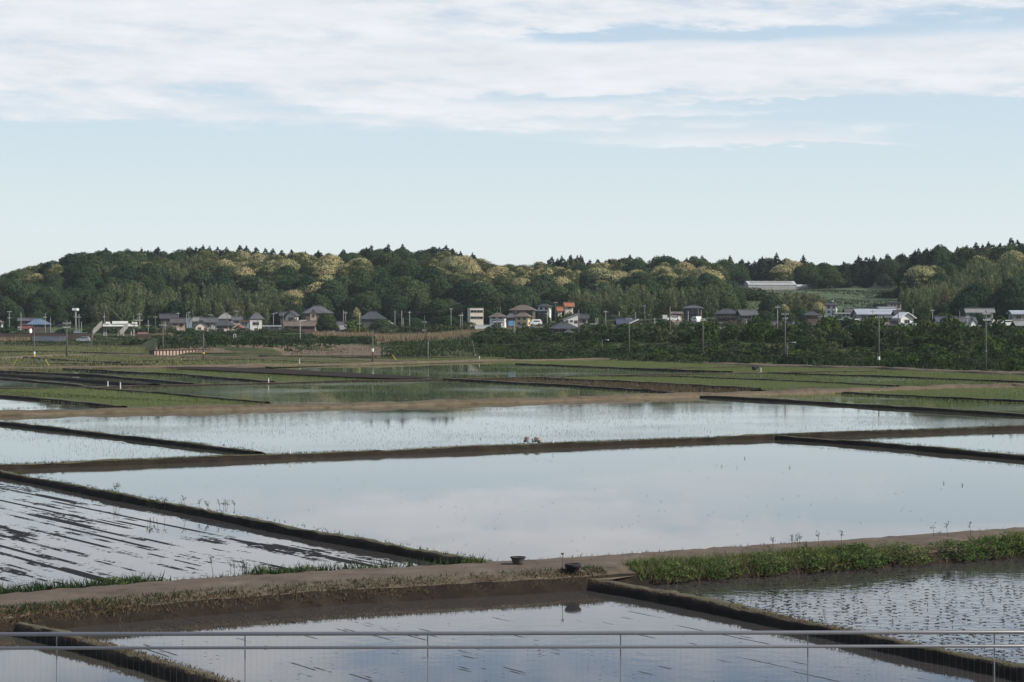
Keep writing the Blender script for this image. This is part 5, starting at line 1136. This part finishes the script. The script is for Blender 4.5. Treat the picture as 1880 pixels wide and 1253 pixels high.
VP = [(17, 572, 609, 690, [(.2, 1.4), (2.2, 1.0)], 'pale pole with a T-top at the far left edge'), (38.5, 574, 606, 690, [], 'bare pale pole beside the grey-roofed house'), (83, 576, 609, 680, [(1.3, 1.0)], 'pale pole in front of the blue roof'), (92.5, 582, 610, 684, [], 'thick pale pole right of the blue roof'),
      (139, 566, 612, 680, None, 'tall pole carrying white loudspeakers'), (145, 577, 610, 684, [(1.1, 1.2)], 'pale pole right of the loudspeaker pole'), (149.5, 591, 608, 688, [], 'short pale pole behind the white hut'),
      (191.5, 576, 592, 705, [(1.2, .8)], 'pole rising behind the left end of the footbridge'), (245, 578, 592, 706, [], 'thin pole behind the right end of the footbridge'), (256, 575, 612, 690, [(.5, 1.6)], 'pole with a cross top right of the footbridge'),
      (272, 588, 614, 668, [(1.8, 1.2)], 'railway wire post right of the footbridge'), (285.5, 578, 606, 700, [(.9, 1.5)], 'pole with a crossarm left of the long dark-roofed house'), (303, 590, 615, 664, [(1.5, 1.3)], 'railway wire post near the platform end'), (327, 574, 592, 745, [(.5, 1.0)], 'pale pole above the plum roof'),
      (342.5, 576, 602, 715, [], 'pale pole left of the bluish shed'), (346.5, 573, 594, 720, [(.3, 1.2)], 'pale pole just right of the bluish shed pole'), (386.5, 576, 604, 705, [(.5, 1.3)], 'pole rising before the dark gabled house'), (417, 577, 606, 700, [], 'brown pole before the broad dark house'), (435, 571, 590, 750, [(.3, 1.2)], 'pole with a short arm above the grey roof'),
      (473, 585, 613, 690, [], 'brown pole before the white boxy building'), (502, 575, 598, 712, [(.4, 1.1)], 'pale pole with a lamp right of the white boxy building'), (520, 575, 594, 715, [], 'thin pole left of the white gable'), (532, 570, 583, 716, [], 'thin pole touching the dark tiled wing'), (597, 557, 576, 745, [], 'thin mast behind the large farmhouse'),
      (630.5, 570, 593, 700, [], 'left pole of a close pair beyond the sheds'), (634.5, 572, 590, 702, [(.6, 1.0)], 'right pole of a close pair beyond the sheds'), (660, 576, 618, 655, [(3.2, 1.2)], 'pole before the yellow-topped tree'), (725, 571, 596, 680, [], 'first bare pale pole in the middle row'), (737.5, 571, 612, 668, [], 'second bare pale pole in the middle row'), (740, 584, 598, 672, [], 'short pale pole between the middle row'), (752, 571, 610, 668, [(.6, .9)], 'third bare pale pole in the middle row'),
      (779.5, 579, 629, 615, [(2.0, 1.5), (4.4, 1.2)], 'dark pole with two crossarms at the reeds'), (828, 567, 594, 690, [(.2, .9)], 'tall pale pole left of the cream building'), (845.5, 577, 602, 680, [(.6, 1.2)], 'left pole of two below the temple-like roof'), (848.5, 574, 600, 684, [(1.0, .9)], 'right pole of two below the temple-like roof'), (843.5, 596, 622, 630, [], 'thin dark pole in the wide green bush'),
      (913, 571, 629, 560, [(.8, 1.2)], 'brown pole at the end of the reeds'), (919, 563, 577, 745, [], 'thin antenna mast above the white-walled house'), (929.5, 597, 600, 600, [], 'grey post holding the blue sign'), (944.5, 590, 613, 556, [], 'pale bare pole right of the blue sign'), (938, 608, 627, 552, [], 'short lamp post below the blue sign'),
      (947, 560, 578, 660, [], 'pale pole before the large brown house'), (976, 543, 562, 740, [], 'thin mast on the dark hillside'), (1004.5, 574, 591, 640, [(.5, .7)], 'pale pole with a lamp behind the pale stone wall'), (1020, 554, 592, 640, [(.4, 1.2)], 'dark pole left of the orange roofs'), (1094, 584, 604, 560, [], 'first short pale pole right of the white gable'), (1097.5, 584, 608, 552, [], 'second short pale pole right of the white gable'), (1112, 570, 595, 610, [(.5, 1.3)], 'pole with a crossarm left of the navy roof'), (1136.5, 572, 590, 640, [], 'short pale pole behind the navy roof'), (1166.5, 573, 590, 640, [], 'pale pole right of the navy roof'),
      (1183.5, 561, 588, 640, [(.3, .7)], 'pale pole in the dark gap of the bamboo'), (1202, 584, 604, 540, [], 'short pale pole left of the white sign board'), (1263.5, 572, 600, 590, [], 'pale pole left of the carport'), (1282, 560, 594, 600, [], 'pale pole before the dark two-storey house'), (1370.5, 589, 602, 540, [], 'short pale pole left of the thick pale one'), (1380, 577, 603, 530, [], 'thick pale pole before the dark barn'), (1389.5, 583, 602, 535, [], 'thin pole right of the dark barn'),
      (1427.5, 561, 623, 462, [(.5, 1.0)], 'tall pole with a lamp arm left of the paired poles'), (1514, 577, 592, 580, [], 'white pole before the pale-walled annex'), (1528.5, 552, 582, 640, [(.4, .6)], 'pole before the two-storey white and dark house'), (1602, 569, 592, 560, [(.4, 1.2)], 'dark thin pole before the silver roof'), (1649, 566, 606, 470, [], 'dark brown pole before the white gabled barn'), (1676, 567, 590, 560, [], 'white pole right of the white gabled barn'), (1712, 569, 588, 560, [(.3, 1.0)], 'grey pole behind the navy gabled roof'), (1776, 581, 608, 462, [(.3, .8)], 'pale pole before the paper-screened front'), (1762, 571, 584, 580, [], 'thin pole above the grey-roofed house')]
for px, yt, yb, d, arms, lab in VP:
    mt = 'polebrown' if 'brown' in lab else ('pole' if 'dark' in lab else 'polepale')
    if arms is None: pole(lab, px, yt, yb, d, .28, 'polepale', [(2.8, 1.2)], speaker=6)
    else: pole(lab, px, yt, yb, d, .125 if 'thin' not in lab else .07, mt, arms, lamp=.2 if 'lamp' in lab else None)
def power_line(label, ax, ay, ad, bx, by, bd):
    a = Vector((XX(ax, ad), ad, ZZ(ay, ad))); b = Vector((XX(bx, bd), bd, ZZ(by, bd))); m = MB(); pts = []
    for i in range(13):
        t = i / 12; p = a.lerp(b, t); p.z -= (b - a).length * .018 * 4 * t * (1 - t); pts.append(p)
    m.path(pts, .03, 5); tag(m.build('power_line', M['black']), label, 'power line')
for q in [('thin wire strung from the T-top pole to the bare pole at far left', 17, 573, 690, 38.5, 575, 690), ('thin wire passing before the blue roof', 38.5, 575, 690, 83, 578, 680), ('thin wire from the blue roof pole to the loudspeaker pole', 92.5, 583, 684, 139, 580, 680), ('thin wire right of the footbridge between two poles', 256, 577, 690, 285.5, 580, 700), ('thin wire over the plum roof', 285.5, 580, 700, 327, 576, 745),
          ('thin wire between the first two bare pale poles', 725, 573, 680, 737.5, 573, 668), ('thin wire between the second and third bare pale poles', 737.5, 573, 668, 752, 573, 668), ('thin wire running right over the reeds from the third bare pole', 752, 573, 668, 828, 569, 690), ('thin wire from the dark pole to the crossarm pole left of the navy roof', 1020, 556, 640, 1112, 572, 610), ('thin wire over the carport', 1263.5, 573, 590, 1282, 562, 600), ('thin wire from the tall lamp-arm pole to the white pole', 1427.5, 563, 462, 1514, 579, 580), ('thin wire over the white gabled barn', 1602, 571, 560, 1676, 569, 560), ('thin wire above the navy gabled roof', 1676, 569, 560, 1712, 571, 560)]: power_line(*q)
# catenary arms over the track at the left: portal spanning two posts
r = thing('railway_portal', 'railway wire portal with slanted arms left of the footbridge', 'railway portal', (XX(102, 676), 676, 2.6))
for px in (99, 129):
    m = MB(); m.tube((XX(px, 676) - XX(102, 676), 0, 0), (XX(px, 676) - XX(102, 676), 0, ZZ(588, 676) - 2.6), .12, .1, 7); m.build('post', M['pole'], r)
m = MB(); a = XX(99, 676) - XX(102, 676); b = XX(129, 676) - XX(102, 676); z = ZZ(597, 676) - 2.6
m.path([(a, 0, z - 1), (a + 1.4, 0, z), (b, 0, z)], .07); m.build('beam', M['polepale'], r)
# ---- small things ----------------------------------------------------------------------------------
def board(label, px, py, wpx, hpx, d, mat, legs=True, cat='sign', name='sign_board', text=None):
    x = XX(px, d); zc = ZZ(py, d); g = terr(x, d); w = wpx * d / F; h = hpx * d / F
    r = thing(name, label, cat, (x, d, g - .1), RNG.uniform(-.1, .2))
    m = MB(); m.box((0, 0, zc - g + .1), (w, .08, h)); b = m.build('panel', M[mat], r)
    m = MB()
    for sx in (-1, 1): m.box((sx * (w / 2 - .0), -.003, zc - g + .1), (.06, .12, h + .06))
    m.build('edge_frame', M['steel'], b)
    if legs:
        for sx in (-1, 1):
            q = MB(); q.tube((sx * w * .36, .1, -.2), (sx * w * .36, .1, zc - g), .05, n=6); q.build('leg', M['pole'], r)
board('light blue billboard on a post', 938.5, 594, 9, 9.5, 548, 'blue', cat='billboard', name='billboard')
board('plain white sign board in a field left of the braced pole', 1221, 582.5, 9, 7, 560, 'white')
board('white notice board beside the dark crossarm pole', 773.5, 622, 5, 7, 605, 'white'); board('narrow white board right of the notice board', 783, 625, 3, 6.5, 603, 'white')
board('small white board among the reeds, left of a pair', 824.5, 624.5, 3.5, 4, 590, 'white'); board('small white board among the reeds, right of the first', 833.5, 624.5, 2.6, 3.8, 590, 'white')
board('tall thin white marker beside the reeds', 744.5, 617.5, 1.3, 9, 606, 'white', False); board('small white sign on the fields before the hedge', 378.5, 642, 2.2, 2.4, 560, 'white', True)
board('small white disc-like sign on the hedge', 478, 620, 2.6, 2.6, 628, 'white'); board('little white sign beside the garden shrubs', 327, 604.5, 2.6, 3.6, 668, 'white')
for px, py, d, lab in [(703, 624, 596, 'dark short stake at the mound end of the reeds'), (708, 623, 597, 'thin dark stake beside the first one'), (752, 625, 604, 'brown stake left of the notice board'), (756, 623, 604, 'taller brown stake left of the notice board'), (763.5, 626, 604, 'short dark stake left of the notice board'), (766, 624, 606, 'dark stake touching the notice board'), (851, 619, 588, 'dark stake with a black cap in the reeds'), (795, 627, 596, 'pale short stake right of the notice board'), (800, 628, 596, 'second pale short stake right of the notice board')]:
    x = XX(px, d); g = terr(x, d); m = MB(); h = max(ZZ(py - 2, d) - g, .6); m.tube((0, 0, -.2), (.03, 0, h), .13, .1, 6); m.lathe([(0, h + .1), (.2, h + .05), (.22, h - .15), (.1, h - .2)], 8)
    o = m.build('stake', M['polebrown' if 'brown' in lab else ('concrete' if 'pale' in lab else 'black')]); o.location = (x, d, g); tag(o, lab, 'stake')
# bird-scaring black cloth on a post
d = 556; x = XX(893, d); g = terr(x, d); r = thing('flag_post', 'thin post with a torn black flag by the reeds', 'flag', (x, d, g))
m = MB(); m.tube((-.3, 0, 0), (.0, 0, 1.9), .035, n=6); m.build('post', M['pole'], r)
m = MB(); P5 = [(.0, 1.5), (.15, 1.75), (.35, 2.3), (.5, 2.75), (.25, 2.5), (-.15, 1.6)]
m.add([(a_, -.02, b_) for a_, b_ in P5] + [(a_, .02, b_) for a_, b_ in P5], [(0, 1, 2, 3, 4, 5), (11, 10, 9, 8, 7, 6)] + [(i, i + 6, (i + 1) % 6 + 6, (i + 1) % 6) for i in range(6)]); m.build('cloth', M['black'], r)
# irrigation riser and bench-like stand of white pipe
def pipe_thing(label, px, py, d, paths, r0=.07, cat='standpipe', name='standpipe'):
    x = XX(px, d); g = terr(x, d); r = thing(name, label, cat, (x, d, g))
    for nm, pts in paths:
        m = MB(); m.path(pts, r0); m.build(nm, M['white'], r)
pipe_thing('white inverted-U water standpipe behind the plank fence', 431, 636, 560, [('riser', [(-.28, 0, -.2), (-.28, 0, 1.85), (-.12, 0, 2.05), (.12, 0, 2.05), (.28, 0, 1.85), (.28, 0, -.2)]), ('branch', [(.28, 0, .25), (1.2, 0, .25), (1.2, 0, -.2)])])
pipe_thing('low white pipe stand right of the standpipe', 464, 637, 560, [('rail', [(-.8, 0, .45), (.8, 0, .45)]), ('leg', [(-.55, 0, .45), (-.55, 0, -.2)]), ('leg', [(.55, 0, .45), (.55, 0, -.2)])], .08)
# yellow guy-wire guards
for px, py, lean, lab in [(27, 673, 1.0, 'yellow guy-wire guard leaning right in the far left fields'), (87, 672.5, -.7, 'yellow guy-wire guard leaning left in the far left fields'), (725, 664, -1.1, 'yellow guy-wire guard leaning left below the pale water')]:
    x, y = PT(px, py); m = MB(); m.tube((lean * .5, 0, -.1), (-lean * .0 + lean * -.0 + lean * 1.0 * .5 * -1 + lean * 1.0, 0, 1.35), .045, n=6) if False else m.tube((-lean * .45, 0, -.1), (lean * .45, 0, 1.3), .05, n=7)
    m.tube((-lean * .45, 0, -.1), (-lean * .45, 0, .12), .09, n=7)
    o = m.build('cable_guard', M['yellow']); o.location = (x, y, 0); tag(o, lab, 'cable guard')
# white stakes on the dikes
def stake(label, px, py, hpx, z=.28, mat='white', r=.045):
    x, y = PT(*shifted(px, py), 0); h = hpx * y / F
    m = MB(); m.tube((0, 0, -.3), (0, 0, h), r, r * .9, 7); m.lathe([(r * .9, h), (r * 1.3, h + .01), (r * 1.3, h + .05), (0, h + .06)], 7)
    o = m.build('stake', M[mat]); o.location = (x, y, z); tag(o, label, 'stake')
stake('white stake on the long dike near the dark slanting dike', 533, 837, 7); stake('white stake on the long dike beside the rubble heap', 1016, 818, 9)
stake('white stake on the far dike above the green wedge, left of two', 198, 709, 6, r=.07); stake('white stake on the far dike above the green wedge, right of two', 221, 711, 6, r=.07)
stake('single white stake on the thin straw-edged dike', 493, 703, 6, r=.07); stake('white post at the back of the dark green paddy', 1397, 684, 7, .2, r=.07); stake('pale little stake on the path at the leaning post', 880, 662, 6, r=.08); stake('pale stake below the marker pole in far fields', 550, 667, 6, r=.06)
stake('small stake on the long dike near the right edge', 1823, 787, 4, .32, 'polebrown', .05)
# black barrel-like object in the far rice
x, y = PT(1385, 681); m = MB(); m.lathe([(0, 0), (.3, 0), (.42, .2), (.45, .45), (.3, .62), (0, .66)], 12); m.box((.45, 0, .4), (.35, .25, .3)); o = m.build('drum', M['black']); o.location = (x, y, .1); tag(o, 'black drum-like object standing in the far rice', 'drum')
# rubble heap on the long dike
bm = bmesh.new(); rr = random.Random(5)
for i in range(16):
    v = bmesh.ops.create_icosphere(bm, subdivisions=1, radius=rr.uniform(.10, .22))['verts']
    off = Vector((rr.uniform(-.55, .55), rr.uniform(-.25, .25), rr.uniform(0, .14)))
    for q in v: q.co = q.co * rr.uniform(.75, 1.2) + off
me = bpy.data.meshes.new('rubble'); bm.to_mesh(me); bm.free(); me.materials.append(vmat('rubble_stone', [(.12, .10, .09), (.34, .31, .28)], 2, .9)); o = link(bpy.data.objects.new('rubble', me)); xy = PT(*shifted(977, 815)); o.location = (*xy, .36); tag(o, 'small pale rubble heap on the long dike', 'rubble', kind='thing')
# old tyre and dark tub by the road
def tyre(label, px, py, z, R0, h, name='tyre', mat='black', second=False):
    d = (CH - z) * F / (py - HY); r = thing(name, label, 'tyre', (XX(px, d), d, z))
    m = MB(); m.lathe([(R0 * .62, h * .12), (R0 * .74, .0), (R0 * .92, h * .1), (R0, h * .38), (R0, h * .72), (R0 * .93, h * .93), (R0 * .78, h), (R0 * .64, h * .9), (R0 * .60, h * .5), (R0 * .62, h * .12)], 32); m.build('casing', M[mat], r, True)
    m = MB()
    for i in range(28):
        t = 2 * math.pi * i / 28; m.box((math.cos(t) * R0 * 1.0, math.sin(t) * R0 * 1.0, h * .55), (.035, .035, h * .34), t)
    m.build('tread', M[mat], r)
    return r
M['greyrubber'] = vmat('weathered_rubber', [(.05, .045, .042), (.11, .098, .09)], 3, .85)
m = MB(); R0 = .33
m.lathe([(0, 0), (.27, 0), (.29, .05), (.37, .24), (.40, .27), (.40, .30), (.35, .30), (.27, .08), (0, .07)], 28); r = thing('basin', 'weathered round basin standing on the far edge of the road', 'basin', (*PT(951, 1034, .62), .60)); r.scale = (.70, .70, .80); m.build('bowl', M['greyrubber'], r, True); m = MB(); m.lathe([(.395, .265), (.425, .275), (.425, .31), (.34, .312), (.33, .29)], 28); m.build('rim', M['black'], r, True)
d0 = PT(1052, 1054, .45)
m = MB(); m.lathe([(0, .0), (.31, 0), (.33, .05), (.35, .34), (.42, .36), (.44, .42), (.44, .54), (.38, .56), (.33, .52), (.31, .12), (0, .10)], 28); r = thing('tub', 'black round tub with a thick rim beside the road', 'tub', (*d0, .42)); r.scale = (.66, .66, .72); m.build('body', M['black'], r, True); m = MB(); m.lathe([(.435, .40), (.462, .44), (.462, .52), (.42, .565), (.40, .55)], 28); m.build('rim', M['black'], r, True)
m = MB(); m.tube((0, 0, -.2), (.01, 0, .78), .012, .010, 6); m.box((0, 0, .76), (.10, .02, .07)); o = m.build('stake', M['polebrown']); o.location = (d0[0] - .38, d0[1] + .15, .4); tag(o, 'thin stake with a tiny tag beside the black tub', 'stake')
q = PT(880, 1073, .2); m = MB(); m.lathe([(0, 0), (.10, .0), (.13, .06), (.09, .12), (0, .14)], 8); m.box((.15, 0, .03), (.2, .12, .05), .4); o = m.build('litter', M['white']); o.location = (q[0], q[1], .25); tag(o, 'small pale piece of litter on the dry verge', 'litter', kind='thing')
# tall seeding stalks on the weedy bank
def stalks(label, px, py, n, h, spread):
    x, y = PT(px, py, .4); m = MB()
    for i in range(n):
        a = (RNG.uniform(-spread, spread), RNG.uniform(-.5, .5), 0); hh = h * RNG.uniform(.6, 1.1); t = (a[0] + RNG.uniform(-.12, .12), a[1], hh)
        m.tube((*a[:2], -.2), t, .012, .007, 4)
        for k in range(9):
            b = Vector(t) + Vector((RNG.uniform(-.13, .13), RNG.uniform(-.1, .1), RNG.uniform(-.14, .10))); s_ = RNG.uniform(.012, .028); m.box(b, (s_ * 1.6, s_, s_)); m.tube(Vector(t) - Vector((0, 0, .15)), b, .004, .003, 3)
    o = m.build('flower_stalks', M['weed_dark']); o.location = (x, y, .3); tag(o, label, 'tall weeds', kind='stuff')
stalks('tall seeding weed stalks above the weedy bank', 1510, 1022, 5, 1.15, 1.4); stalks('thin seeding stalks left of the tallest bush', 1445, 1028, 4, .85, 1.2); stalks('thin stalks near the right end of the bank', 1750, 996, 3, .8, .9)
stalks('few upright weeds on the diagonal dike', 210, 905, 4, .55, .9); stalks('small weeds along the diagonal dike', 345, 930, 16, .45, 2.4); stalks('upright dry weeds at the end of the furrows', 415, 1062, 7, .7, .7)
# vehicles ---------------------------------------------------------------------------------------------
def car(label, px, yb, d, mat, yaw, van=False):
    x = XX(px, d); g = max(terr(x, d), ZZ(yb, d)); r = thing('car', label, 'car', (x, d, g), RAD(yaw))
    Lh, Hh, W = (3.4, 1.75, 1.5) if van else (3.9, 1.5, 1.6)
    prof = [(-Lh / 2, .3), (-Lh / 2, .85), (-Lh / 2 + .15, .95), (-Lh / 2 + (.3 if van else .9), 1.0), (-Lh / 2 + (.6 if van else 1.5), Hh), (Lh / 2 - .5, Hh), (Lh / 2 - .08, 1.0), (Lh / 2, .8), (Lh / 2, .3)]
    m = MB(); n = len(prof); m.add([(u, -W / 2, z) for u, z in prof] + [(u, W / 2, z) for u, z in prof], [tuple(range(n)), tuple(range(2 * n - 1, n - 1, -1))] + [(i, i + n, (i + 1) % n + n, (i + 1) % n) for i in range(n)]); m.build('body', M[mat], r)
    for sy in (-1, 1):
        q = MB(); q.box((.3 if not van else .1, sy * (W / 2 + .006), 1.2), (Lh * .5, .02, .32)); q.build('side_window', M['glass'], r)
        for sx in (-1, 1):
            q = MB(); q.tube((sx * Lh * .31, sy * (W / 2 - .18), .3), (sx * Lh * .31, sy * (W / 2 + .02), .3), .3, n=14); w_ = q.build('wheel', M['black'], r)
            q = MB(); q.tube((sx * Lh * .31, sy * (W / 2 + .02), .3), (sx * Lh * .31, sy * (W / 2 + .035), .3), .17, n=10); q.build('hub', M['steel'], w_)
car('silver car on the track below the station', 153, 628, 640, 'metalroof', 4)
car('white car parked behind the tall right pole', 1846, 600, 505, 'white', 8); car('second white car beside the first at the right', 1828, 601, 500, 'white', 14, True)
car('white van in the carport of the dark two-storey house', 1279, 593, 600, 'white', -70, True); car('pale car parked beside the carport', 1236, 590, 610, 'white', 10); car('white kei van parked by the yellow-cream house', 984, 598, 612, 'white', 8, True)
# ---- trackside railing -------------------------------------------------------------------------------
RZ0 = 7.45
rl = thing('railing', 'grey trackside railing with two horizontal bars and fine wire infill', 'railing', (0, 12, RZ0), RAD(.8))
def zr(y): return ZZ(y, 12) - RZ0
m = MB(); m.tube((-9, 0, zr(1163)), (9, 0, zr(1163)), .0112, n=18); m.build('top_bar', M['rail'], rl, True)
m = MB(); m.tube((-9, 0, zr(1188.5)), (9, 0, zr(1188.5)), .0088, n=18); m.build('lower_bar', M['rail'], rl, True)
pm = None
for i in range(-5, 6):
    xx_ = XX(785 + 345 * i + (10 if i else 0), 12)
    if pm is None:
        q = MB(); q.box((0, .02, zr(1163) / 2), (.0055, .010, zr(1163))); o = q.build('post', M['postgrey'], rl); pm = o.data
    else: o = link(bpy.data.objects.new('post', pm), rl)
    o.location = (xx_, 0, 0)
m = MB(); n = 520
for i in range(n):
    x = -8.8 + 17.6 * i / (n - 1); m.tube((x, 0.03, 0), (x, .03, zr(1163)), .0003, n=4, cap=False)
m.build('wire_infill', M['rail'], rl)
m = MB(); m.box((0, 9.2, 7.2), (60, 6.4, .5)); m.box((0, 12.0, 7.35 - .0), (60, .30, .2 - .004))
for xk in (-22, 0, 22): m.box((xk, 9.2, 2.7), (1.6, 2.4, 8.5))
tag(m.build('viaduct', M['concrete']), 'concrete railway viaduct deck carrying the grey railing', 'viaduct', kind='structure')
# ---- sky, sun, camera --------------------------------------------------------------------------------
SUN_AZ, SUN_EL = 106.0, 36.0      # degrees clockwise from the view axis, and above the horizon
W = bpy.data.worlds.new('World'); SC.world = W; W.use_nodes = True
nt = W.node_tree; bg = nt.nodes['Background']
sky = nd(nt, 'ShaderNodeTexSky', sky_type='NISHITA'); sky.sun_disc = False
sky.sun_elevation = RAD(SUN_EL); sky.sun_rotation = RAD(SUN_AZ); sky.altitude = 50; sky.air_density = 1.0; sky.dust_density = 1.2; sky.ozone_density = 1.5
dirv = nd(nt, 'ShaderNodeTexCoord').outputs['Generated']
sx = nd(nt, 'ShaderNodeSeparateXYZ', {0: dirv})
u = mth(nt, 'ARCTAN2', sx.outputs[0], sx.outputs[1]); e = mth(nt, 'ARCSINE', sx.outputs[2])
def U(px): return (px - CX) / F
def E(py): return (HY - py) / F
def vec(a, b, c=0.0):
    return nd(nt, 'ShaderNodeCombineXYZ', {0: a, 1: b, 2: c}).outputs[0]
def noise(v, scale, detail=5.0, rough=.55): return nd(nt, 'ShaderNodeTexNoise', {'Vector': v, 'Scale': scale, 'Detail': detail, 'Roughness': rough}).outputs[0]
def sstep(x, a, b): return nd(nt, 'ShaderNodeMapRange', {0: x, 1: a, 2: b}, interpolation_type='SMOOTHSTEP').outputs[0]
def blob(px, py, rx, ry, k=1.0, tilt=0.0):
    """a soft elliptical region of the sky, in azimuth and elevation"""
    a = mth(nt, 'MULTIPLY', mth(nt, 'SUBTRACT', u, U(px)), F / rx)
    b = mth(nt, 'MULTIPLY', mth(nt, 'SUBTRACT', mth(nt, 'MULTIPLY_ADD', mth(nt, 'SUBTRACT', u, U(px)), tilt, ew), E(py)), F / ry)
    r2 = mth(nt, 'ADD', mth(nt, 'MULTIPLY', a, a), mth(nt, 'MULTIPLY', b, b))
    return mth(nt, 'MULTIPLY', mth(nt, 'EXPONENT', mth(nt, 'MULTIPLY', r2, -1.0)), k)
warp = noise(vec(mth(nt, 'MULTIPLY', u, 14), mth(nt, 'MULTIPLY', e, 60)), 1.0, 4)
big = noise(vec(mth(nt, 'MULTIPLY', u, 11), mth(nt, 'MULTIPLY_ADD', e, 75, mth(nt, 'MULTIPLY', u, 3.0))), 1.0, 6, .58)
fine = noise(vec(mth(nt, 'MULTIPLY', u, 42), mth(nt, 'MULTIPLY_ADD', e, 190, mth(nt, 'MULTIPLY', u, 5.0)), 3.3), 1.0, 6, .6)
n_ = mth(nt, 'ADD', mth(nt, 'MULTIPLY_ADD', mth(nt, 'SUBTRACT', big, .5), .75, 0.0), mth(nt, 'MULTIPLY', mth(nt, 'SUBTRACT', fine, .5), .55))
# the cloud deck: its lower edge slopes down to the right, then breaks up
edge_e = mth(nt, 'ADD', E(250), mth(nt, 'MULTIPLY', u, -0.028))
ew = mth(nt, 'ADD', e, mth(nt, 'ADD', mth(nt, 'MULTIPLY', mth(nt, 'SUBTRACT', fine, .5), .010), mth(nt, 'MULTIPLY', mth(nt, 'SUBTRACT', big, .5), .014)))
deck = sstep(mth(nt, 'SUBTRACT', ew, edge_e), -.0055, .0105)
dens = mth(nt, 'ADD', mth(nt, 'MULTIPLY', deck, .78), mth(nt, 'MULTIPLY', n_, mth(nt, 'MULTIPLY_ADD', deck, 1.75, .15)))
for a in [(1330, 68, 330, 13, -.95, .004), (1820, 50, 190, 20, -.75), (1060, 66, 110, 9, -.5), (1090, 181, 260, 8, -.75, -.004), (1750, 215, 330, 26, -1.0), (1500, 197, 300, 8, -.7), (1930, 262, 230, 42, -1.2),
          (430, 185, 120, 10, -.34), (60, 188, 80, 14, -.34), (170, 165, 60, 14, -.25), (520, 203, 120, 9, -.3), (620, 212, 100, 8, -.25), (190, 100, 90, 9, -.2), (250, 222, 420, 8, .25), (550, 103, 150, 7, -.2), (1250, 222, 250, 6, -.4), (1430, 258, 260, 9, .35, .012),
          (1520, 271, 190, 4, .95, .02), (1250, 262, 330, 6, .3, .012), (1640, 205, 130, 9, .35, .0), (1700, 232, 160, 5, .3, .01), (1350, 186, 230, 5, .5, .012), (700, -5, 600, 40, .25), (300, 20, 300, 40, .3), (1000, 125, 900, 34, .35)]:
    dens = mth(nt, 'ADD', dens, blob(*a))
# higher up the deck breaks into separate banks
up = sstep(e, .128, .172)
brk = noise(vec(mth(nt, 'MULTIPLY', u, 5.0), mth(nt, 'MULTIPLY', e, 9.0), 7.7), 1.3, 7, .6)
dens = mth(nt, 'SUBTRACT', dens, mth(nt, 'MULTIPLY', up, mth(nt, 'MULTIPLY_ADD', brk, -5.0, 3.0)))
cover = sstep(dens, .07, .98)
K = 1 / 0.1     # colours below are at Background strength 0.1
clear = ramp(nt, e, [(0.0, (.66, .715, .715)), (.03, (.655, .735, .755)), (.055, (.605, .70, .742)), (.078, (.56, .665, .735)), (.135, (.45, .575, .70)), (.168, (.25, .37, .54)), (.30, (.17, .28, .46)), (1.0, (.10, .19, .38))])
clear = mixc(nt, 1.0, clear, (K, K, K), 'MULTIPLY')
skyc = mixc(nt, .85, sky.outputs[0], clear)
tone = ramp(nt, mth(nt, 'ADD', mth(nt, 'MULTIPLY', big, .6), mth(nt, 'MULTIPLY', fine, .4)), [(.3, (.61, .635, .685)), (.62, (.745, .757, .785))])
tone = mixc(nt, 1.0, tone, (K, K, K), 'MULTIPLY')
col = mixc(nt, mth(nt, 'MULTIPLY', cover, .94), skyc, tone)
nt.links.new(col, bg.inputs[0]); bg.inputs[1].default_value = 0.1

sl = bpy.data.lights.new('sun', 'SUN'); sl.energy = 4.6; sl.angle = RAD(.6); sl.color = (1.0, .92, .80)
so = bpy.data.objects.new('sun', sl); COL.objects.link(so)
az, el = RAD(SUN_AZ), RAD(SUN_EL)
to_sun = Vector((math.sin(az) * math.cos(el), math.cos(az) * math.cos(el), math.sin(el)))
so.rotation_euler = (-to_sun).to_track_quat('-Z', 'Y').to_euler(); so.location = to_sun * 400

HAZE = 0.00006
if HAZE:
    m = MB(); m.box((0, 620, 78), (1500, 1300, 160)); hm = bpy.data.materials.new('haze'); hm.use_nodes = True; hn = hm.node_tree
    hn.nodes.remove(hn.nodes['Principled BSDF']); pv = nd(hn, 'ShaderNodeVolumePrincipled', {'Color': (.80, .88, .95, 1), 'Density': HAZE, 'Anisotropy': 0.2}); hn.links.new(pv.outputs[0], hn.nodes['Material Output'].inputs['Volume'])
    tag(m.build('haze', hm), 'thin bluish haze over the valley', 'haze', kind='stuff')
    SC.cycles.volume_bounces = 0
cam = bpy.data.cameras.new('camera'); co = bpy.data.objects.new('camera', cam); COL.objects.link(co)
co.location = (0, 0, CH); co.rotation_euler = (RAD(90), 0, 0)
cam.sensor_width = 36; cam.lens = 36 * F / 1880; cam.shift_y = (HY - 626.5) / 1880; cam.clip_start = .5; cam.clip_end = 20000
SC.camera = co
SC.view_settings.view_transform = 'Standard'; SC.view_settings.look = 'None'; SC.view_settings.exposure = 0.3; SC.view_settings.gamma = 1
SC.render.film_transparent = False
SC.cycles.max_bounces = 6; SC.cycles.diffuse_bounces = 2; SC.cycles.glossy_bounces = 3; SC.cycles.transparent_max_bounces = 4; SC.cycles.caustics_reflective = False; SC.cycles.caustics_refractive = False
SC.cycles.use_denoising = True
